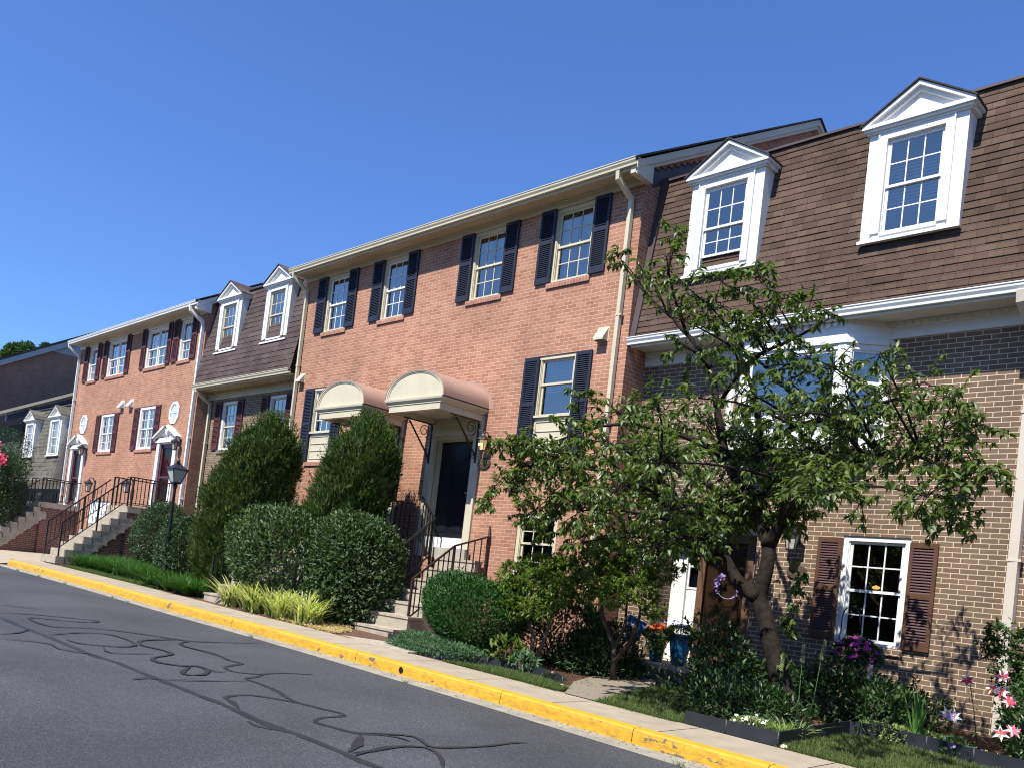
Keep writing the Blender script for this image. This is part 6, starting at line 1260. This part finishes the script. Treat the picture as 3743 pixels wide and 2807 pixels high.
# little flowers along the long edging and the centre bed
for i, (x, y, z, m_, lab) in enumerate([(-2.75, 10.15, 0, pt_pur, 'low blue-violet flowers near the right end of the long edging'), (-2.55, 10.2, 0, pt_yel, 'low yellow flowers near the right end of the long edging'), (-7.55, 9.35, 0, pt_pink, 'tiny pink flowers just behind the centre edging'), (-3.75, 10.42, 0, pt_pur, 'tiny lilac flowers at the left end of the long edging')]):
    zz = zg(x, y); T = thing('small_flowers', (x, y, zz), lab, 'plant')
    flowers(T, 'blooms', m_, [np.array([x+rc.gauss(0, .08), y+rc.gauss(0, .05), zz+.09+rc.gauss(0, .02)]) for k in range(16 if i < 2 else 9)], .022, 5)
    n = 500; U = unit(n); leaves_mesh('foliage', lm_hedge, np.array([x, y, zz+.02])+U*np.array([.18, .12, .07]), U+np.array([0, 0, .5]), unit(n), np.full(n, .04), np.full(n, .016), T)
# ---------------- edging boards
def edge_board(label, pts, h=.13):
    T = thing('landscape_edging', (pts[0][0], pts[0][1], zg(*pts[0])), label, 'edging'); 
    for (a, b) in zip(pts[:-1], pts[1:]):
        A, B_ = Vector((*a, 0)), Vector((*b, 0)); d = (B_-A).normalized(); nn = Vector((-d.y, d.x, 0))*.006
        za, zb = zg(*a), zg(*b); o = Vector((0, 0, 1)); mb = MB()
        vs = [(v.x, v.y, z) for v, z0 in ((A-nn, za), (B_-nn, zb), (B_+nn, zb), (A+nn, za)) for z in (z0-.05, z0+h)]
        mb.add(vs, [(0, 2, 3, 1), (2, 4, 5, 3), (4, 6, 7, 5), (6, 0, 1, 7), (1, 3, 5, 7), (0, 6, 4, 2)]); mb.build('board', C['edging'], T)
        MB().tube([(B_.x, B_.y, zb-.05), (B_.x, B_.y, zb+h+.004)], .012, 6).build('joint_stake', C['edging'], T)
edge_board('curved black edging below the yew and mulch, centre', [(-11.25, 9.42), (-10.5, 9.10), (-9.75, 8.92), (-9.3, 8.95), (-8.75, 9.28), (-8.1, 9.42), (-7.5, 9.32), (-7.2, 9.12)])
edge_board('short black edging in the shade beside the door path', [(-6.82, 10.75), (-6.55, 11.2), (-6.3, 11.55)])
edge_board('black edging along the pavement turning a corner below the cherry tree', [(-5.0, 8.54), (-4.5, 8.52), (-3.92, 8.50), (-3.93, 9.3), (-3.9, 10.22), (-3.6, 10.28), (-3.1, 10.24), (-2.6, 10.05), (-1.6, 9.9)], .15)
for (x, y, lab) in ((-7.15, 9.05, 'pale pebble at the end of the centre edging'), (-3.85, 8.5, 'pale pebble at the outer corner of the edging')):
    mb = MB(); mb.lathe((x, y, zg(x, y)-.005), [(.01, 0), (.035, .005), (.04, .02), (.025, .04), (.005, .045)], 9); tag(mb.build('pebble', mat('pale_stone', (.6, .52, .38), .8)), lab, 'stone')
# ---------------- bench, pots, flag, basket
T = thing('stone_bench', (-7.0, 11.35, -1.15), 'low pale stone bench with scrolled legs in front of the blue pots', 'bench')
MB().box(-7.72, -6.32, 11.25, 11.58, -.99, -.935).build('seat', C['conc'], T)
for X in (-7.45, -6.6):
    b = MB(); b.extx([(11.30, -1.22), (11.53, -1.22), (11.49, -1.15), (11.45, -1.08), (11.50, -1.03), (11.53, -.991), (11.30, -.991), (11.33, -1.03), (11.38, -1.08), (11.34, -1.15)], X-.05, X+.05); b.build('leg', C['conc'], T)
potm = mat('blue_glaze', (.012, .085, .20), .15, .7, .35, 9, .6, 55, two=(.02, .16, .30))
for (x, y, s_, lab, fm, n1) in ((-7.28, 12.05, 1.0, 'tall glossy blue pot with violet flowers, right of the pair', pt_pur, 40), (-7.66, 12.0, .86, 'shorter blue pot with orange geraniums, left of the pair', pt_org, 26)):
    T = thing('flower_pot', (x, y, -.955), lab, 'flower pot')
    MB().lathe((x, y, -.955), [(.10*s_, 0), (.115*s_, .02), (.15*s_, .25*s_), (.175*s_, .42*s_), (.19*s_, .45*s_), (.19*s_, .48*s_), (.17*s_, .48*s_), (.16*s_, .43*s_)], 28).build('pot', potm, T)
    zt = -.955+.46*s_; n = 1300; U = unit(n); leaves_mesh('foliage', lm_azal if s_ == 1 else lm_hedge, np.array([x, y, zt+.04])+U*np.array([.23, .2, .10]), U+np.array([0, 0, .4]), unit(n), RNG.uniform(.03, .06, n), RNG.uniform(.012, .03, n), T)
    flowers(T, 'blooms', fm, [np.array([x+rc.gauss(0, .10), y-.05+rc.gauss(0, .08), zt+.13+abs(rc.gauss(0, .035))]) for k in range(n1)], .026 if s_ == 1 else .035, 5)
    if s_ < 1: n = 260; P = np.array([x+.12, y-.15, zt]); leaves_mesh('trailing_leaves', lm_azal, P+RNG.normal(size=(n, 3))*np.array([.09, .04, .10])-np.array([0, 0, .12]), unit(n)+np.array([0, -.4, -.4]), unit(n), np.full(n, .055), np.full(n, .035), T)
# garden flag
T = thing('garden_flag', (-8.1, 11.7, -1.1), 'blue welcome garden flag with sunflowers hanging askew from an iron stake', 'flag')
tl, tr_, bl_, br_ = Vector((-7.98, 11.62, -.25)), Vector((-7.70, 11.72, -.375)), Vector((-8.14, 11.60, -.62)), Vector((-7.90, 11.70, -.755))
fm = MB(); fm.smooth = True; n = 12
def fp(u, v): 
    p = (tl.lerp(tr_, u)).lerp(bl_.lerp(br_, u), v); p.y += .018*math.sin(u*7+v*3)*v; return p
for i in range(n):
    for j in range(n): fm.quad(fp(i/n, (j+1)/n), fp((i+1)/n, (j+1)/n), fp((i+1)/n, j/n), fp(i/n, j/n))
FL = fm.build('banner', mat('flag_cloth', (.015, .06, .22), .7, .2, .5, 9, two=(.05, .20, .45)), T)
ex = (tr_-tl).normalized(); ez = (tl-bl_).normalized(); en = ex.cross(ez).normalized(); en = en if en.y < 0 else -en
def on_flag(u, v, o): return fp(u, v)+en*o
for (u, v, r) in ((.62, .42, .075), (.50, .70, .06)):
    c = on_flag(u, v, .012); pm = MB()
    for k in range(14):
        a = k*6.283/14; p1 = c+ex*r*math.cos(a)+ez*r*math.sin(a); p2 = c+ex*r*.6*math.cos(a+.22)+ez*r*.6*math.sin(a+.22); p3 = c+ex*r*.6*math.cos(a-.22)+ez*r*.6*math.sin(a-.22); pm.add([c, p3, p1, p2], [(0, 1, 2, 3)])
    pm.build('sunflower', mat('sunflower_yellow', (.42, .36, .08), .7), FL)
    pm = MB(); pm.add([c+en*.003+ex*.018*math.cos(a)+ez*.018*math.sin(a) for a in [k*.785 for k in range(8)]], [tuple(range(8))]); pm.build('sunflower_eye', C['black'], FL)
pm = MB()
for k in range(26):
    u, v = rc.uniform(.06, .42), rc.uniform(.15, .92); c = on_flag(u, v, .010); r = rc.uniform(.01, .022); pm.add([c+ex*r*math.cos(a)+ez*r*1.4*math.sin(a) for a in [q*1.05 for q in range(6)]], [tuple(range(6))])
pm.build('white_blossoms', mat('blossom_print', (.50, .55, .62), .7), FL)
M3 = Matrix((ex, ez, -en if en.dot(ex.cross(ez)) < 0 else en)).transposed()
tx = text('Welcome', tuple(on_flag(.6, .13, .014)), .075, mat('letter_blue', (.10, .22, .50), .7), FL, rot=M3.to_euler(), ext=.0008)
MB().tube([(-8.2, 11.6, -1.15), tl+Vector((-.02, 0, .03)), tl+Vector((0, 0, .05))], .006, 6).tube([tl+Vector((-.01, 0, .02)), tr_+Vector((.02, 0, .02))], .005, 6).build('stake', C['iron'], T)
# hanging basket on a crook
T = thing('hanging_basket', (-4.72, 11.6, -1.1), 'magenta impatiens basket hanging from a black shepherd crook before the window', 'hanging basket')
pts = [(-4.80, 11.6, -1.15), (-4.72, 11.6, -.5), (-4.66, 11.6, -.1)]+[(-4.55-.11*math.cos(a), 11.6, .08+.15*math.sin(a)) for a in [k*.35 for k in range(9)]]+[(-4.43, 11.6, .02), (-4.40, 11.6, -.02)]
MB().tube(pts, .008, 6).build('crook', C['iron'], T)
MB().tube([(-4.42, 11.6, -.02), (-4.56, 11.6, -.38)], .003, 4).tube([(-4.42, 11.6, -.02), (-4.28, 11.55, -.38)], .003, 4).lathe((-4.42, 11.6, -.56), [(.10, 0), (.13, .03), (.17, .17), (.17, .18)], 18).build('basket', C['iron'], T)
n = 1500; U = unit(n); U[:, 2] = np.abs(U[:, 2])*1.0-.25
leaves_mesh('foliage', lm_dark, np.array([-4.42, 11.55, -.38])+U*np.array([.27, .24, .26]), U+unit(n)*.6+np.array([0, 0, -.3]), unit(n)+np.array([0, 0, 1]), RNG.uniform(.05, .09, n), RNG.uniform(.02, .04, n), T)
U = unit(60); U[:, 1] = -np.abs(U[:, 1]); U[:, 2] = np.abs(U[:, 2])*1.1-.3; flowers(T, 'blooms', pt_mag, [np.array([-4.42, 11.53, -.36])+u*np.array([.29, .26, .25]) for u in U], .034, 5, .1)
# ---------------- far left: crape myrtle, background trees
T = thing('crape_myrtle', (-33.2, 9.3, -1.0), 'pink-flowering crape myrtle at the left edge beside the farthest stairs', 'tree')
MB().tube([(-33.3, 9.3, -1.05), (-33.25, 9.3, .6), (-33.3, 9.3, 2.2)], [.09, .07, .03], 8).tube([(-33.3, 9.3, .2), (-32.8, 9.3, 1.2), (-32.6, 9.2, 2.0)], [.05, .035, .015], 7).build('trunk', C['bark'], T)
n = 15000; cs = np.array([(-33.6, 9.3, 2.5, 1.0), (-32.9, 9.3, 1.9, .75), (-33.4, 9.2, 1.3, .9), (-32.9, 9.2, .7, .7), (-34.3, 9.4, 1.8, 1.0), (-33.8, 9.5, .5, .8)]); ix = RNG.randint(0, 6, n); U = unit(n); P = cs[ix, :3]+U*cs[ix, 3:4]*(RNG.rand(n)**.4)[:, None]
Ln = RNG.uniform(.05, .10, n); leaves_mesh('crown', lm_dark, P, U+unit(n), unit(n)+np.array([0, 0, 1]), Ln, Ln*.5, T)
fl = np.concatenate([np.array([x, y, z])+RNG.normal(size=(60, 3))*.085 for x, y, z in [(-33.5, 8.5, 3.35), (-33.1, 8.6, 3.2), (-32.7, 8.7, 2.75), (-32.35, 8.8, 2.3), (-32.0, 8.8, 2.15), (-34.0, 8.6, 3.4), (-32.6, 8.6, 2.4), (-33.3, 8.5, 3.0)]])
flowers(T, 'flower_clusters', pt_pink, list(fl), .055, 4)
def far_tree(label, x, y, h, r, seed, name='deciduous_tree'):
    T = thing(name, (x, y, -1.2), label, 'tree', 'trees behind the far houses'); rs = np.random.RandomState(seed)
    mb = MB(); mb.tube([(x, y, -1.5), (x+.2, y, h*.45), (x, y, h*.8)], [.35, .25, .08], 8)
    cs = [(x+rs.uniform(-.75, .75)*r, y+rs.uniform(-.7, .7)*r, h-r*.25-rs.uniform(0, 1.6)*r, rs.uniform(.22, .42)*r) for _ in range(16)]
    for c in cs: mb.tube([(x, y, h*.5), (c[0], c[1], c[2])], [.09, .03], 5)
    mb.build('trunk', C['bark'], T); cs = np.array(cs); n = 14000; ix = rs.randint(0, 16, n); U = rs.normal(size=(n, 3)); U /= np.linalg.norm(U, axis=1, keepdims=True)
    P = cs[ix, :3]+U*cs[ix, 3:4]*(rs.rand(n)**.35)[:, None]; Ln = rs.uniform(.16, .34, n); leaves_mesh('crown', lm_far, P, U+unit(n), unit(n)+np.array([0, 0, .8]), Ln, Ln*.6, T)
far_tree('tall background tree rising left of the brown gable', -92, 24, 17.4, 3.0, 1); far_tree('rounded background tree peeking over the brown gable roof', -86, 24, 17.1, 2.2, 2); far_tree('small background tree top just above the gable roofline', -80.8, 25, 16.4, 1.5, 3)

# wooded edge on the other side of the road (what the lower panes mirror)
n = 18000; P = np.stack([RNG.uniform(-60, 55, n), RNG.uniform(-25, -20, n), RNG.rand(n)*9.5-1.5], 1); P[:, 2] *= .8+.2*np.sin(P[:, 0]*.5)
Ln = RNG.uniform(.7, 1.5, n); leaves_mesh('wooded_edge', lm_dark, P, unit(n), unit(n), Ln, Ln*.7, label='dark wooded edge across the road, mirrored in the lower panes', cat='trees', kind='stuff')

n = 700; xx = RNG.uniform(-26, 2, n); P = np.array([(x, yk(x)-abs(RNG.normal()*.10)-.01, 0) for x in xx]); P[:, 2] = [zk(x)+.004 for x in xx]
leaves_mesh('gutter_debris', petal('debris', (.10, .07, .04)), P, np.stack([RNG.normal(size=n), RNG.normal(size=n), RNG.normal(size=n)*.1], 1), np.tile([0, 0, 1.], (n, 1)), RNG.uniform(.01, .045, n), RNG.uniform(.006, .018, n), label='brown grit and leaf bits scattered along the gutter', cat='debris', kind='stuff')
q = [(x+rc.gauss(0, .04), yk(x)-.33+rc.gauss(0, .02)) for x in (-23.5, -21.9, -20.2, -17.6, -16.9, -12.3, -8.4, -4.2) for k in range(26)]; P = np.array([(x, y, zk(x)-.004) for x, y in q]); n = len(P)
V, F = blades(P, RNG.uniform(0, 6.28, n), RNG.uniform(.03, .09, n), np.full(n, .006), np.full(n, .4), 3, RNG.uniform(.1, 1.1, n)); raw_mesh('gutter_weeds', lm_grass, V, F, label='tiny weeds sprouting along the asphalt edge', cat='weeds', kind='stuff')
flowers(W_, 'blossoms', pt_pur, [np.array([-7.0+.19*math.cos(a), 12.81, .36+.19*math.sin(a)])+RNG.normal(size=3)*.02 for a in list(np.linspace(1.9, 3.6, 26))+list(np.linspace(5.3, 5.9, 6))], .03, 5)
